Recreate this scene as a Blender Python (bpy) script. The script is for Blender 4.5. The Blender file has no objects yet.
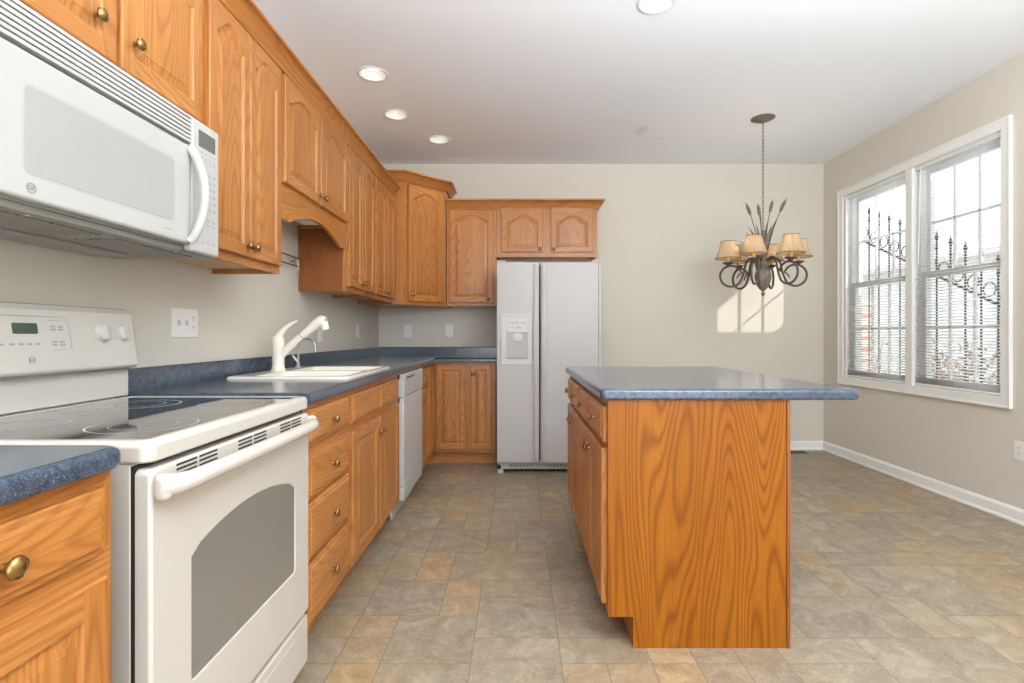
import bpy, bmesh, math, random
from mathutils import Vector, Matrix
C = bpy.context.scene
COL = C.collection
PI = math.pi
random.seed(7)
def R(a): return a*PI/180.0
def srgb(r, g, b, a=1.0):
    def f(c):
        c /= 255.0
        return c/12.92 if c <= 0.04045 else ((c+0.055)/1.055)**2.4
    return (f(r), f(g), f(b), a)

# ------------------------------------------------------------------ camera, world, lights
cam_d = bpy.data.cameras.new('camera')
cam = bpy.data.objects.new('camera', cam_d); COL.objects.link(cam)
cam.location = (0, 0, 1.105); cam.rotation_euler = (PI/2, 0, 0)
cam_d.sensor_width = 36.0; cam_d.lens = 530/1024*36.0
cam_d.shift_x = -5.5/1024; cam_d.shift_y = -6.5/1024
cam_d.clip_start = 0.02; cam_d.clip_end = 200
C.camera = cam
C.view_settings.view_transform = 'Standard'; C.view_settings.look = 'None'
C.view_settings.exposure = 0.02; C.view_settings.gamma = 1.0
C.view_settings.use_curve_mapping = False
C.cycles.use_denoising = True
C.cycles.max_bounces = 10; C.cycles.diffuse_bounces = 6; C.cycles.transparent_max_bounces = 24
C.cycles.sample_clamp_indirect = 6.0
C.cycles.caustics_reflective = False; C.cycles.caustics_refractive = False

W = bpy.data.worlds.new('world'); C.world = W; W.use_nodes = True
bg = W.node_tree.nodes['Background']
bg.inputs[0].default_value = (0.84, 0.92, 1.0, 1); bg.inputs[1].default_value = 2.2

def lamp(name, kind, loc, energy, color=(1, 1, 1), rot=(0, 0, 0), **kw):
    d = bpy.data.lights.new(name, kind); d.energy = energy; d.color = color
    for k, v in kw.items(): setattr(d, k, v)
    o = bpy.data.objects.new(name, d); COL.objects.link(o); o.location = loc; o.rotation_euler = rot
    return o
sun = lamp('sun', 'SUN', (6, -2, 6), 7.5, (1.0, 0.96, 0.88), angle=R(0.2))
sun.rotation_euler = Vector((-1.10, 1.0, -0.906)).to_track_quat('-Z', 'Y').to_euler()
# area lamp added for general fill, placed in the unseen opening behind the camera
lamp('rear_fill', 'AREA', (0.8, -2.9, 1.35), 88, (0.90, 0.95, 1.0), (R(98), 0, 0), shape='RECTANGLE', size=4.0, size_y=2.3)
# added area lamp beside the camera, aimed up to brighten the ceiling
lamp('ceiling_fill', 'AREA', (1.1, 0.2, 1.85), 190, (0.90, 0.955, 1.0), (R(167), 0, 0), shape='DISK', size=1.2)

# ------------------------------------------------------------------ materials
def mat(name, color, rough=0.5, metal=0.0, spec=0.5, coat=0.0, emit=None, estr=0.0):
    m = bpy.data.materials.new(name); m.use_nodes = True
    b = m.node_tree.nodes['Principled BSDF']
    b.inputs['Base Color'].default_value = color if len(color) == 4 else (*color, 1)
    b.inputs['Roughness'].default_value = rough; b.inputs['Metallic'].default_value = metal
    b.inputs['Specular IOR Level'].default_value = spec; b.inputs['Coat Weight'].default_value = coat
    if emit: b.inputs['Emission Color'].default_value = emit; b.inputs['Emission Strength'].default_value = estr
    return m
class NT:
    def __init__(s, m): s.m = m; s.t = m.node_tree; s.b = s.t.nodes['Principled BSDF']
    def n(s, typ, ins=None, **kw):
        x = s.t.nodes.new(typ)
        for k, v in kw.items(): setattr(x, k, v)
        for k, v in (ins or {}).items():
            if isinstance(v, bpy.types.NodeSocket): s.t.links.new(v, x.inputs[k])
            else: x.inputs[k].default_value = v
        return x
    def link(s, a, b): s.t.links.new(a, b)
    def math(s, op, a, b=0.0, c=0.0):
        x = s.n('ShaderNodeMath', operation=op)
        for i, v in enumerate((a, b, c)):
            if isinstance(v, bpy.types.NodeSocket): s.t.links.new(v, x.inputs[i])
            else: x.inputs[i].default_value = v
        return x.outputs[0]
    def ramp(s, fac, stops):
        x = s.n('ShaderNodeValToRGB', {0: fac}); e = x.color_ramp.elements
        while len(e) < len(stops): e.new(0.5)
        for i, (p, c) in enumerate(stops): e[i].position = p; e[i].color = c
        return x.outputs[0]
    def mix(s, fac, a, b, mode='MIX'):
        x = s.n('ShaderNodeMix', data_type='RGBA', blend_type=mode)
        for i, v in ((0, fac), (6, a), (7, b)):
            if isinstance(v, bpy.types.NodeSocket): s.t.links.new(v, x.inputs[i])
            else: x.inputs[i].default_value = v
        return x.outputs[2]

def oak(name, axis, c_light, c_mid, c_dark, figure=0.45, figscale=1.0, rough=0.36):
    """Honey oak; axis = local direction of the grain."""
    m = mat(name, c_mid, rough, spec=0.45, coat=0.12); q = NT(m)
    m.node_tree.nodes['Principled BSDF'].inputs['Coat Roughness'].default_value = 0.25
    tc = q.n('ShaderNodeTexCoord').outputs['Object']
    oi = q.n('ShaderNodeObjectInfo').outputs['Random']
    off = q.math('MULTIPLY', oi, 23.0)
    add = q.n('ShaderNodeVectorMath', {0: tc, 1: q.n('ShaderNodeCombineXYZ', {0: off, 1: off, 2: off}).outputs[0]}, operation='ADD').outputs[0]
    def mp(across, along):
        s = [across]*3; s['XYZ'.index(axis)] = along
        return q.n('ShaderNodeVectorMath', {0: add, 1: s}, operation='MULTIPLY').outputs[0]
    f1 = q.n('ShaderNodeTexNoise', {'Vector': mp(4.0*figscale, 0.50*figscale), 'Scale': 1.0, 'Detail': 2.0, 'Roughness': 0.35}).outputs[0]
    bands = q.math('SINE', q.math('MULTIPLY', f1, 260.0))
    bands = q.math('MULTIPLY_ADD', bands, 0.5, 0.5)
    bands = q.math('POWER', bands, 2.5)
    broad = q.n('ShaderNodeTexNoise', {'Vector': mp(9.0, 0.6), 'Scale': 1.0, 'Detail': 3.0}).outputs[0]
    fine = q.n('ShaderNodeTexNoise', {'Vector': mp(170.0, 3.5), 'Scale': 1.0, 'Detail': 3.0, 'Roughness': 0.6}).outputs[0]
    pores = q.n('ShaderNodeTexNoise', {'Vector': mp(420.0, 14.0), 'Scale': 1.0, 'Detail': 1.0}).outputs[0]
    base = q.ramp(broad, [(0.3, c_light), (0.7, c_mid)])
    base = q.mix(q.math('MULTIPLY', bands, figure), base, c_dark)
    fm = q.ramp(fine, [(0.42, (0, 0, 0, 1)), (0.68, (1, 1, 1, 1))])
    base = q.mix(q.math('MULTIPLY', fm, 0.30), base, c_dark)
    pm = q.ramp(pores, [(0.58, (0, 0, 0, 1)), (0.72, (1, 1, 1, 1))])
    base = q.mix(q.math('MULTIPLY', pm, 0.22), base, c_dark)
    q.link(base, q.b.inputs['Base Color'])
    bm_ = q.n('ShaderNodeBump', {'Strength': 0.12, 'Distance': 0.001, 'Height': fine})
    q.link(bm_.outputs[0], q.b.inputs['Normal'])
    return m
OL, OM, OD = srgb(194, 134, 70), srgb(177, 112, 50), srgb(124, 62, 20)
OAK = {a: oak('oak_grain_'+a.lower(), a, OL, OM, OD, 0.38) for a in 'XYZ'}
OAK_PANEL = oak('oak_veneer_panel', 'Z', srgb(158, 96, 20), srgb(146, 84, 14), srgb(100, 46, 4), 0.55, 1.0)
OAK_PANEL.node_tree.nodes['Principled BSDF'].inputs['Specular IOR Level'].default_value = 0.25; OAK_PANEL.node_tree.nodes['Principled BSDF'].inputs['Coat Weight'].default_value = 0.0
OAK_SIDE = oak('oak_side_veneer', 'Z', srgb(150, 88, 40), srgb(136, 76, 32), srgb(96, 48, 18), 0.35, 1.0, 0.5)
OAK_PALE = oak('pale_cabinet_bottom', 'X', srgb(214, 186, 146), srgb(206, 176, 134), srgb(180, 146, 104), 0.15, 1.0, 0.6)

def noise_paint(name, col, var=0.04, scale=2.0, rough=0.85, bump=0.0):
    m = mat(name, col, rough, spec=0.25); q = NT(m)
    tc = q.n('ShaderNodeTexCoord').outputs['Object']
    n = q.n('ShaderNodeTexNoise', {'Vector': tc, 'Scale': scale, 'Detail': 4.0}).outputs[0]
    a = tuple(c*(1-var) for c in col[:3])+(1,); b = tuple(min(1, c*(1+var)) for c in col[:3])+(1,)
    q.link(q.ramp(n, [(0.3, a), (0.7, b)]), q.b.inputs['Base Color'])
    if bump:
        n2 = q.n('ShaderNodeTexNoise', {'Vector': tc, 'Scale': 260.0, 'Detail': 2.0}).outputs[0]
        q.link(q.n('ShaderNodeBump', {'Strength': bump, 'Distance': 0.001, 'Height': n2}).outputs[0], q.b.inputs['Normal'])
    return m
WALL = noise_paint('wall_paint', srgb(213, 207, 195), 0.012, 1.5, 0.9, 0.15)
TRIMW = noise_paint('white_trim_paint', srgb(236, 236, 232), 0.01, 3.0, 0.4)
SASHW = noise_paint('white_vinyl', srgb(238, 240, 240), 0.01, 3.0, 0.35)
CEIL = mat('ceiling_paint', srgb(241, 245, 251), 0.95, spec=0.1)
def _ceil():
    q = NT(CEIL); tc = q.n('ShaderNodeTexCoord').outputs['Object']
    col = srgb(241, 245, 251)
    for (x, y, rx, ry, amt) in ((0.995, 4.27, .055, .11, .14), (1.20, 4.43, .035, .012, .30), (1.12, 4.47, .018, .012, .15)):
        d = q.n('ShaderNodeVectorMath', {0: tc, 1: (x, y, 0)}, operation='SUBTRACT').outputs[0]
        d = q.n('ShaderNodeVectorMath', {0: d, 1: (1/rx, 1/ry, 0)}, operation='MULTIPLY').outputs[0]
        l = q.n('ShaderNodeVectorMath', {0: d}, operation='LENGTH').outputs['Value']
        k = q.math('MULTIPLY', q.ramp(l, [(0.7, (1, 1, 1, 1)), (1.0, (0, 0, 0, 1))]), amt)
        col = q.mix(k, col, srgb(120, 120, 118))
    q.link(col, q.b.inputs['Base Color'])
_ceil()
WHITE = mat('white_enamel', srgb(205, 200, 190), 0.16, spec=0.5, coat=0.3)
WHITEM = mat('white_plastic', srgb(194, 194, 191), 0.3)
FRIDGE = noise_paint('fridge_white', srgb(190, 187, 184), 0.006, 3.0, 0.35, 0.25)
GREYW = mat('grey_gasket', srgb(150, 148, 142), 0.6)
DARK = mat('dark_gap', srgb(40, 38, 36), 0.7)
KEYS = mat('keypad_grey', srgb(150, 152, 156), 0.5)
KEYP = mat('keypad_rose', srgb(196, 140, 140), 0.5)
SHADOWG = mat('recess_grey', srgb(176, 174, 170), 0.5)
ALMOND = mat('almond_plastic', srgb(238, 233, 220), 0.25)
LCD = mat('lcd_green', srgb(66, 84, 70), 0.25)
LCDG = mat('lcd_grey', srgb(104, 104, 96), 0.2)
STEEL = mat('brushed_steel', srgb(178, 180, 182), 0.28, metal=1.0)
MESHM = mat('vent_metal', srgb(168, 168, 162), 0.45, metal=0.6)
FILTER = mat('grease_filter', srgb(138, 134, 126), 0.5, metal=0.6)
def _filt():
    q = NT(FILTER); tc = q.n('ShaderNodeTexCoord').outputs['Object']
    v = q.n('ShaderNodeTexVoronoi', {'Vector': tc, 'Scale': 260.0}).outputs['Distance']
    q.link(q.ramp(v, [(0.25, srgb(90, 86, 80)), (0.55, srgb(176, 172, 162))]), q.b.inputs['Base Color'])
_filt()
BLACKG = mat('black_ceramic_glass', srgb(30, 30, 32), 0.04, spec=0.9, coat=0.6)
RING = mat('burner_ring_print', srgb(190, 190, 188), 0.3)
OVENG = mat('oven_window_glass', srgb(124, 121, 114), 0.09, spec=0.7, coat=0.5)
MWG = mat('microwave_window', srgb(174, 175, 172), 0.12, spec=0.5, coat=0.4)
BRASS = mat('antique_brass', srgb(158, 130, 82), 0.3, metal=1.0)
BRASSD = mat('dark_antique_brass', srgb(92, 70, 44), 0.4, metal=0.9)
IRON = mat('black_iron', srgb(52, 52, 54), 0.55, metal=0.3)
BRONZE = noise_paint('aged_bronze', srgb(112, 102, 92), 0.25, 60.0, 0.55)
BRONZED = noise_paint('dark_aged_bronze', srgb(84, 76, 68), 0.2, 60.0, 0.5)
CANDLE = mat('amber_candle', srgb(226, 176, 96), 0.5)
SINKM = mat('sink_white', srgb(240, 236, 224), 0.15, coat=0.4)
RODM = mat('dark_wire', srgb(78, 66, 58), 0.4, metal=0.7)
BLIND = mat('blind_slat', srgb(232, 233, 231), 0.5)
LENS = mat('lamp_lens', (1, 1, 1), 0.4, emit=(1, 0.98, 0.95, 1), estr=1.5)
BULB = mat('bulb_glow', (1, 1, 1), 0.4, emit=(1, 0.82, 0.55, 1), estr=2.6)

# laminate worktop with pale flecks
LAM = mat('blue_laminate', srgb(64, 82, 104), 0.24, spec=0.5, coat=0.5)
LAM.node_tree.nodes['Principled BSDF'].inputs['Coat Roughness'].default_value = 0.10
def _lam():
    q = NT(LAM); tc = q.n('ShaderNodeTexCoord').outputs['Object']
    n = q.n('ShaderNodeTexNoise', {'Vector': tc, 'Scale': 55.0, 'Detail': 5.0, 'Roughness': 0.75}).outputs[0]
    base = q.ramp(n, [(0.35, srgb(38, 51, 68)), (0.65, srgb(70, 85, 102))])
    v = q.n('ShaderNodeTexNoise', {'Vector': tc, 'Scale': 420.0, 'Detail': 1.0}).outputs[0]
    base = q.mix(q.math('MULTIPLY', q.ramp(v, [(0.62, (0, 0, 0, 1)), (0.70, (1, 1, 1, 1))]), 0.38), base, srgb(150, 168, 182))
    q.link(base, q.b.inputs['Base Color'])
_lam()

# glass that lets the sun in
GLASS = bpy.data.materials.new('window_glass'); GLASS.use_nodes = True
def _glass():
    t = GLASS.node_tree; t.nodes.clear()
    o = t.nodes.new('ShaderNodeOutputMaterial'); mx = t.nodes.new('ShaderNodeMixShader')
    tr = t.nodes.new('ShaderNodeBsdfTransparent'); gl = t.nodes.new('ShaderNodeBsdfGlossy'); fr = t.nodes.new('ShaderNodeFresnel')
    gl.inputs['Roughness'].default_value = 0.02; fr.inputs[0].default_value = 1.3
    tr.inputs[0].default_value = (0.97, 0.98, 0.98, 1)
    ge = t.nodes.new('ShaderNodeNewGeometry'); ml = t.nodes.new('ShaderNodeMath'); ml.operation = 'MULTIPLY'; sb = t.nodes.new('ShaderNodeMath'); sb.operation = 'SUBTRACT'; sb.inputs[0].default_value = 1.0
    t.links.new(ge.outputs['Backfacing'], sb.inputs[1]); t.links.new(sb.outputs[0], ml.inputs[1]); t.links.new(fr.outputs[0], ml.inputs[0]); t.links.new(ml.outputs[0], mx.inputs[0]); t.links.new(tr.outputs[0], mx.inputs[1]); t.links.new(gl.outputs[0], mx.inputs[2])
    t.links.new(mx.outputs[0], o.inputs[0])
_glass()
# woven lamp shade
SHADE = bpy.data.materials.new('woven_shade'); SHADE.use_nodes = True
def _shade():
    t = SHADE.node_tree; t.nodes.clear()
    o = t.nodes.new('ShaderNodeOutputMaterial'); mx = t.nodes.new('ShaderNodeMixShader'); mx.inputs[0].default_value = 0.5
    d = t.nodes.new('ShaderNodeBsdfDiffuse'); tl = t.nodes.new('ShaderNodeBsdfTranslucent')
    tc = t.nodes.new('ShaderNodeTexCoord'); ns = t.nodes.new('ShaderNodeTexNoise'); ns.inputs['Scale'].default_value = 160
    rp = t.nodes.new('ShaderNodeValToRGB'); rp.color_ramp.elements[0].color = srgb(186, 164, 134); rp.color_ramp.elements[1].color = srgb(214, 194, 164)
    rp.color_ramp.elements[0].position = .35; rp.color_ramp.elements[1].position = .65
    t.links.new(tc.outputs['Object'], ns.inputs['Vector']); t.links.new(ns.outputs[0], rp.inputs[0])
    t.links.new(rp.outputs[0], d.inputs[0]); t.links.new(rp.outputs[0], tl.inputs[0])
    t.links.new(d.outputs[0], mx.inputs[1]); t.links.new(tl.outputs[0], mx.inputs[2]); t.links.new(mx.outputs[0], o.inputs[0])
_shade()
SHADETRIM = mat('shade_trim', srgb(128, 106, 80), 0.8)

# stone-look vinyl floor; each tile carries its own random tone in a colour attribute
TILE = mat('stone_vinyl', srgb(160, 146, 126), 0.42, spec=0.4)
def _tile():
    q = NT(TILE); tc = q.n('ShaderNodeTexCoord').outputs['Object']
    at = q.n('ShaderNodeVertexColor', layer_name='tile'); sep = q.n('ShaderNodeSeparateColor', {0: at.outputs[0]})
    off = q.n('ShaderNodeVectorMath', {0: at.outputs[0], 1: (37, 53, 11)}, operation='MULTIPLY').outputs[0]
    v = q.n('ShaderNodeVectorMath', {0: tc, 1: off}, operation='ADD').outputs[0]
    tone = q.ramp(sep.outputs[0], [(0.0, srgb(134, 122, 106)), (0.34, srgb(150, 136, 117)), (0.62, srgb(158, 140, 114)), (0.8, srgb(166, 137, 99)), (1.0, srgb(178, 141, 86))])
    tone.node.color_ramp.interpolation = 'LINEAR'
    w = q.n('ShaderNodeTexNoise', {'Vector': v, 'Scale': 7.0, 'Detail': 9.0, 'Roughness': 0.68, 'Distortion': 1.4}).outputs[0]
    cloud = q.ramp(w, [(0.32, srgb(108, 96, 80)), (0.5, srgb(148, 135, 116)), (0.68, srgb(192, 177, 150))])
    c = q.mix(0.48, tone, cloud)
    w2 = q.n('ShaderNodeTexNoise', {'Vector': v, 'Scale': 9.0, 'Detail': 6.0, 'Roughness': 0.6, 'Distortion': 3.0}).outputs[0]
    vein = q.math('ABSOLUTE', q.math('SUBTRACT', w2, 0.5))
    c = q.mix(q.math('MULTIPLY', q.ramp(vein, [(0.0, (1, 1, 1, 1)), (0.03, (0, 0, 0, 1))]), 0.22), c, srgb(214, 202, 178))
    w3 = q.n('ShaderNodeTexNoise', {'Vector': v, 'Scale': 3.0, 'Detail': 3.0}).outputs[0]
    c = q.mix(q.math('MULTIPLY', q.ramp(w3, [(0.5, (0, 0, 0, 1)), (0.72, (1, 1, 1, 1))]), 0.35), c, srgb(176, 146, 104))
    c = q.mix(1.0, c, (0.93, 0.92, 0.92, 1), 'MULTIPLY')
    q.link(c, q.b.inputs['Base Color'])
    q.link(q.n('ShaderNodeBump', {'Strength': 0.25, 'Distance': 0.003, 'Height': w}).outputs[0], q.b.inputs['Normal'])
_tile()
GROUT = mat('floor_joint', srgb(122, 108, 92), 0.7)

def brick(name, c1, c2, mortar, scale=1.0, axis='YZ'):
    m = mat(name, c1, 0.85); q = NT(m); tc = q.n('ShaderNodeTexCoord').outputs['Object']
    s = q.n('ShaderNodeSeparateXYZ', {0: tc})
    v = q.n('ShaderNodeCombineXYZ', {0: s.outputs['XYZ'.index(axis[0])], 1: s.outputs['XYZ'.index(axis[1])]}).outputs[0]
    b = q.n('ShaderNodeTexBrick', {'Vector': v, 'Color1': c1, 'Color2': c2, 'Mortar': mortar, 'Scale': scale, 'Mortar Size': 0.012, 'Brick Width': 0.22, 'Row Height': 0.075})
    q.link(b.outputs[0], q.b.inputs['Base Color'])
    return m
BRICKW = brick('whitewashed_brick', srgb(240, 236, 230), srgb(226, 220, 214), srgb(206, 200, 194))
BRICKR = brick('red_brick', srgb(180, 136, 120), srgb(166, 122, 106), srgb(200, 190, 180))
ROOFM = noise_paint('roof_shingle', srgb(212, 200, 196), 0.22, 14.0, 0.9)
GROUND = noise_paint('pale_gravel', srgb(214, 208, 196), 0.08, 8.0, 0.95)
TWIG = noise_paint('dry_twig', srgb(120, 98, 82), 0.2, 20.0, 0.9)
LEAFD = noise_paint('dry_leaf', srgb(150, 122, 102), 0.3, 12.0, 0.85)

# ------------------------------------------------------------------ mesh helpers
class MB:
    def __init__(s): s.v = []; s.f = []; s.fm = []; s.mats = []
    def mi(s, m):
        if m not in s.mats: s.mats.append(m)
        return s.mats.index(m)
    def face(s, pts, m):
        i = len(s.v); s.v.extend([tuple(p) for p in pts]); s.f.append(tuple(range(i, i+len(pts)))); s.fm.append(s.mi(m))
    def grid(s, loops, m, closed=True):
        """loops: lists of points with equal counts; quads between neighbours"""
        i0 = len(s.v); n = len(loops[0]); k = s.mi(m)
        for l in loops: s.v.extend([tuple(p) for p in l])
        for a in range(len(loops)-1):
            for j in range(n if closed else n-1):
                j2 = (j+1) % n
                s.f.append((i0+a*n+j, i0+a*n+j2, i0+(a+1)*n+j2, i0+(a+1)*n+j)); s.fm.append(k)
        return i0
    def cap(s, i0, n, m): s.f.append(tuple(i0+j for j in range(n))); s.fm.append(s.mi(m))
    def box(s, x0, x1, y0, y1, z0, z1, m):
        i = len(s.v)
        s.v += [(x0,y0,z0),(x1,y0,z0),(x1,y1,z0),(x0,y1,z0),(x0,y0,z1),(x1,y0,z1),(x1,y1,z1),(x0,y1,z1)]
        for f in ((0,3,2,1),(4,5,6,7),(0,1,5,4),(1,2,6,5),(2,3,7,6),(3,0,4,7)):
            s.f.append(tuple(i+k for k in f)); s.fm.append(s.mi(m))
        return s
    def prism(s, poly, axis, a, b, m):
        """poly: 2D points in the plane across axis (X: y,z  Y: x,z  Z: x,y)"""
        def P(p, t): return {'X': (t, p[0], p[1]), 'Y': (p[0], t, p[1]), 'Z': (p[0], p[1], t)}[axis]
        i0 = s.grid([[P(p, a) for p in poly], [P(p, b) for p in poly]], m); n = len(poly)
        s.cap(i0, n, m); s.cap(i0+n, n, m); return s
    def lathe(s, prof, origin, axis, m, n=24):
        """prof: (radius, distance along axis)"""
        ax = Vector(axis).normalized(); up = Vector((0,0,1)) if abs(ax.z) < .9 else Vector((1,0,0))
        e1 = ax.cross(up).normalized(); e2 = ax.cross(e1); o = Vector(origin)
        loops = []
        for r, d in prof:
            loops.append([o+ax*d+(e1*math.cos(2*PI*k/n)+e2*math.sin(2*PI*k/n))*max(r, 1e-5) for k in range(n)])
        i0 = s.grid(loops, m); s.cap(i0, n, m); s.cap(i0+(len(loops)-1)*n, n, m); return s
    def tube(s, pts, r, m, n=8, caps=True):
        pts = [Vector(p) for p in pts]; rs = r if isinstance(r, (list, tuple)) else [r]*len(pts)
        loops = []; prev = None
        for i, p in enumerate(pts):
            t = (pts[min(i+1, len(pts)-1)]-pts[max(i-1, 0)]).normalized()
            if prev is None:
                up = Vector((0,0,1)) if abs(t.z) < .9 else Vector((1,0,0)); e1 = t.cross(up).normalized()
            else:
                e1 = (prev - t*prev.dot(t)).normalized()
            prev = e1; e2 = t.cross(e1)
            loops.append([p+(e1*math.cos(2*PI*k/n)+e2*math.sin(2*PI*k/n))*rs[i] for k in range(n)])
        i0 = s.grid(loops, m)
        if caps: s.cap(i0, n, m); s.cap(i0+(len(loops)-1)*n, n, m)
        return s
    def sweep(s, path, prof, m, closed_prof=True, up=(0,0,1)):
        """prof (out, z) carried along a 2D path (x,y), mitred; out is to the right of travel"""
        P = [Vector(p) for p in path]; loops = []
        for i, p in enumerate(P):
            d1 = (P[i]-P[i-1]).normalized() if i else None
            d2 = (P[i+1]-P[i]).normalized() if i < len(P)-1 else None
            a = d1 or d2; b = d2 or d1
            n1 = Vector((a.y, -a.x)); n2 = Vector((b.y, -b.x)); mm = (n1+n2); mm = mm/ (mm.dot(n1)) if mm.length > 1e-6 else n1
            loops.append([(p.x+mm.x*o, p.y+mm.y*o, z) for o, z in prof])
        i0 = s.grid(loops, m); n = len(prof)
        s.cap(i0, n, m); s.cap(i0+(len(loops)-1)*n, n, m); return s
    def build(s, name, parent=None, loc=None, bevel=0.0, segs=2, smooth=None, weld=True, rot=None):
        me = bpy.data.meshes.new(name); me.from_pydata(s.v, [], s.f)
        for m in s.mats: me.materials.append(m)
        me.polygons.foreach_set('material_index', s.fm)
        bm = bmesh.new(); bm.from_mesh(me)
        if weld: bmesh.ops.remove_doubles(bm, verts=bm.verts, dist=1e-5)
        bmesh.ops.recalc_face_normals(bm, faces=bm.faces)
        bm.to_mesh(me); bm.free()
        if smooth:
            for p in me.polygons: p.use_smooth = True
            me.set_sharp_from_angle(angle=R(smooth))
        o = bpy.data.objects.new(name, me); COL.objects.link(o)
        if parent: o.parent = parent
        if loc: o.location = loc
        if rot: o.rotation_euler = rot
        if bevel:
            b = o.modifiers.new('bevel', 'BEVEL'); b.width = bevel; b.segments = segs; b.limit_method = 'ANGLE'; b.angle_limit = R(40)
            if not smooth:
                for p in me.polygons: p.use_smooth = True
                me.set_sharp_from_angle(angle=R(30))
                b.harden_normals = False
        return o
def flatten(me):
    for p in me.polygons:
        if max(abs(c) for c in p.normal) > .9995: p.use_smooth = False
def tag(o, label=None, cat=None, group=None, kind=None):
    if label: o['label'] = label
    if cat: o['category'] = cat
    if group: o['group'] = group
    if kind: o['kind'] = kind
    return o
def thing(name, label, cat, loc=(0,0,0), rz=0.0, group=None):
    o = bpy.data.objects.new(name, None); COL.objects.link(o); o.location = loc; o.rotation_euler = (0,0,rz)
    o.empty_display_size = .1
    return tag(o, label, cat, group)
def struct(o): return tag(o, kind='structure')
def text_part(name, body, size, m, parent, loc, rot, depth=0.0004, align='CENTER'):
    cu = bpy.data.curves.new(name, 'FONT'); cu.body = body; cu.size = size; cu.extrude = depth; cu.align_x = align; cu.align_y = 'CENTER'
    t = bpy.data.objects.new(name, cu); COL.objects.link(t)
    dg = bpy.context.evaluated_depsgraph_get(); me = bpy.data.meshes.new_from_object(t.evaluated_get(dg)); COL.objects.unlink(t); bpy.data.objects.remove(t)
    me.materials.clear(); me.materials.append(m)
    o = bpy.data.objects.new(name, me); COL.objects.link(o); o.parent = parent; o.location = loc; o.rotation_euler = rot
    return o
def rrect(x0, x1, y0, y1, r, n=6):
    P = []
    for cx, cy, a0 in ((x1-r, y0+r, -90), (x1-r, y1-r, 0), (x0+r, y1-r, 90), (x0+r, y0+r, 180)):
        for k in range(n+1):
            a = R(a0+90*k/n); P.append((cx+r*math.cos(a), cy+r*math.sin(a)))
    return P

# ------------------------------------------------------------------ the room
XL, XR, YB, YF, ZC = -1.335, 2.945, 5.10, -3.0, 2.75
# floor: random ashlar of 6-inch modules
def make_floor():
    mb = MB(); u = .1524; x0 = .147-10*u; y0 = 1.78-32*u
    nx = int((XR-x0)/u)+2; ny = int((YB-y0)/u)+2
    occ = [[False]*ny for _ in range(nx)]; tiles = []
    rnd = random.Random(11)
    for j in range(ny):
        for i in range(nx):
            if occ[i][j]: continue
            opts = [(1,1)]*8+[(2,1)]*4+[(1,2)]*4+[(2,2)]*6+[(3,2)]*3+[(2,3)]*2
            rnd.shuffle(opts)
            for w, h in opts+[(1,1)]:
                if i+w <= nx and j+h <= ny and not any(occ[a][b] for a in range(i, i+w) for b in range(j, j+h)): break
            for a in range(i, i+w):
                for b in range(j, j+h): occ[a][b] = True
            tiles.append((i, j, w, h))
    mb.box(XL-.12, XR+.13, YF-.1, YB+.12, -.08, 0.0, GROUT)
    cols = []
    for i, j, w, h in tiles:
        a = max(XL, x0+i*u+.0016); b = min(XR, x0+(i+w)*u-.0016); c = max(YF, y0+j*u+.0016); d = min(YB, y0+(j+h)*u-.0016)
        if b-a < .01 or d-c < .01: continue
        mb.face([(a,c,.0006),(b,c,.0006),(b,d,.0006),(a,d,.0006)], TILE)
        small = (w*h == 1); t = rnd.uniform(.66, 1) if (small and rnd.random() < .6) else rnd.uniform(0, .78)
        cols.append((t, rnd.random(), rnd.random(), 1))
    o = mb.build('floor', weld=False); me = o.data
    ca = me.color_attributes.new('tile', 'FLOAT_COLOR', 'CORNER')
    for p in me.polygons:
        k = p.index-6
        c = cols[k] if k >= 0 else (.5, .5, .5, 1)
        for li in p.loop_indices: ca.data[li].color = c
        if k >= 0 and p.normal.z < 0: p.flip()
    return struct(o)
make_floor()

LIGHTS = [(-.911, 3.34), (-.906, 3.954), (-.66, 4.46), (.689, 2.618), (-.9, 1.6), (.689, .6)]
def make_ceiling():
    bm = bmesh.new()
    def loop(pts):
        vs = [bm.verts.new(p) for p in pts]
        return [bm.edges.new((vs[i], vs[(i+1) % len(vs)])) for i in range(len(vs))]
    es = loop([(XL-.12, YF-.1, ZC), (XR+.13, YF-.1, ZC), (XR+.13, YB+.12, ZC), (XL-.12, YB+.12, ZC)])
    for x, y in LIGHTS: es += loop([(x+.082*math.cos(2*PI*k/32), y+.082*math.sin(2*PI*k/32), ZC) for k in range(32)])
    bmesh.ops.triangle_fill(bm, use_beauty=True, use_dissolve=False, edges=es)
    for f in bm.faces:
        if f.normal.z > 0: f.normal_flip()
    me = bpy.data.meshes.new('ceiling'); bm.to_mesh(me); bm.free(); me.materials.append(CEIL)
    o = bpy.data.objects.new('ceiling', me); COL.objects.link(o); struct(o)
    m2 = MB(); m2.box(XL-.12, XR+.13, YF-.1, YB+.12, ZC+.16, ZC+.24, CEIL); s = m2.build('roof_deck'); struct(s)
    s.name = 'ceiling_deck'
make_ceiling()
struct(MB().box(XL-.12, XL, YF, YB+.12, 0, ZC+.16, WALL).build('wall_left'))
struct(MB().box(XL, XR+.13, YB, YB+.12, 0, ZC+.16, WALL).build('wall_back'))
WY0, WY1, WZ0, WZ1 = 3.215, 4.752, .728, 2.352
m = MB()
m.box(XR, XR+.13, YF, WY0, 0, ZC+.16, WALL); m.box(XR, XR+.13, WY1, YB, 0, ZC+.16, WALL)
m.box(XR, XR+.13, WY0, WY1, 0, WZ0, WALL); m.box(XR, XR+.13, WY0, WY1, WZ1, ZC+.16, WALL)
struct(m.build('wall_right', weld=False))
m = MB()  # wall behind the camera with its wide patio opening
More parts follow.
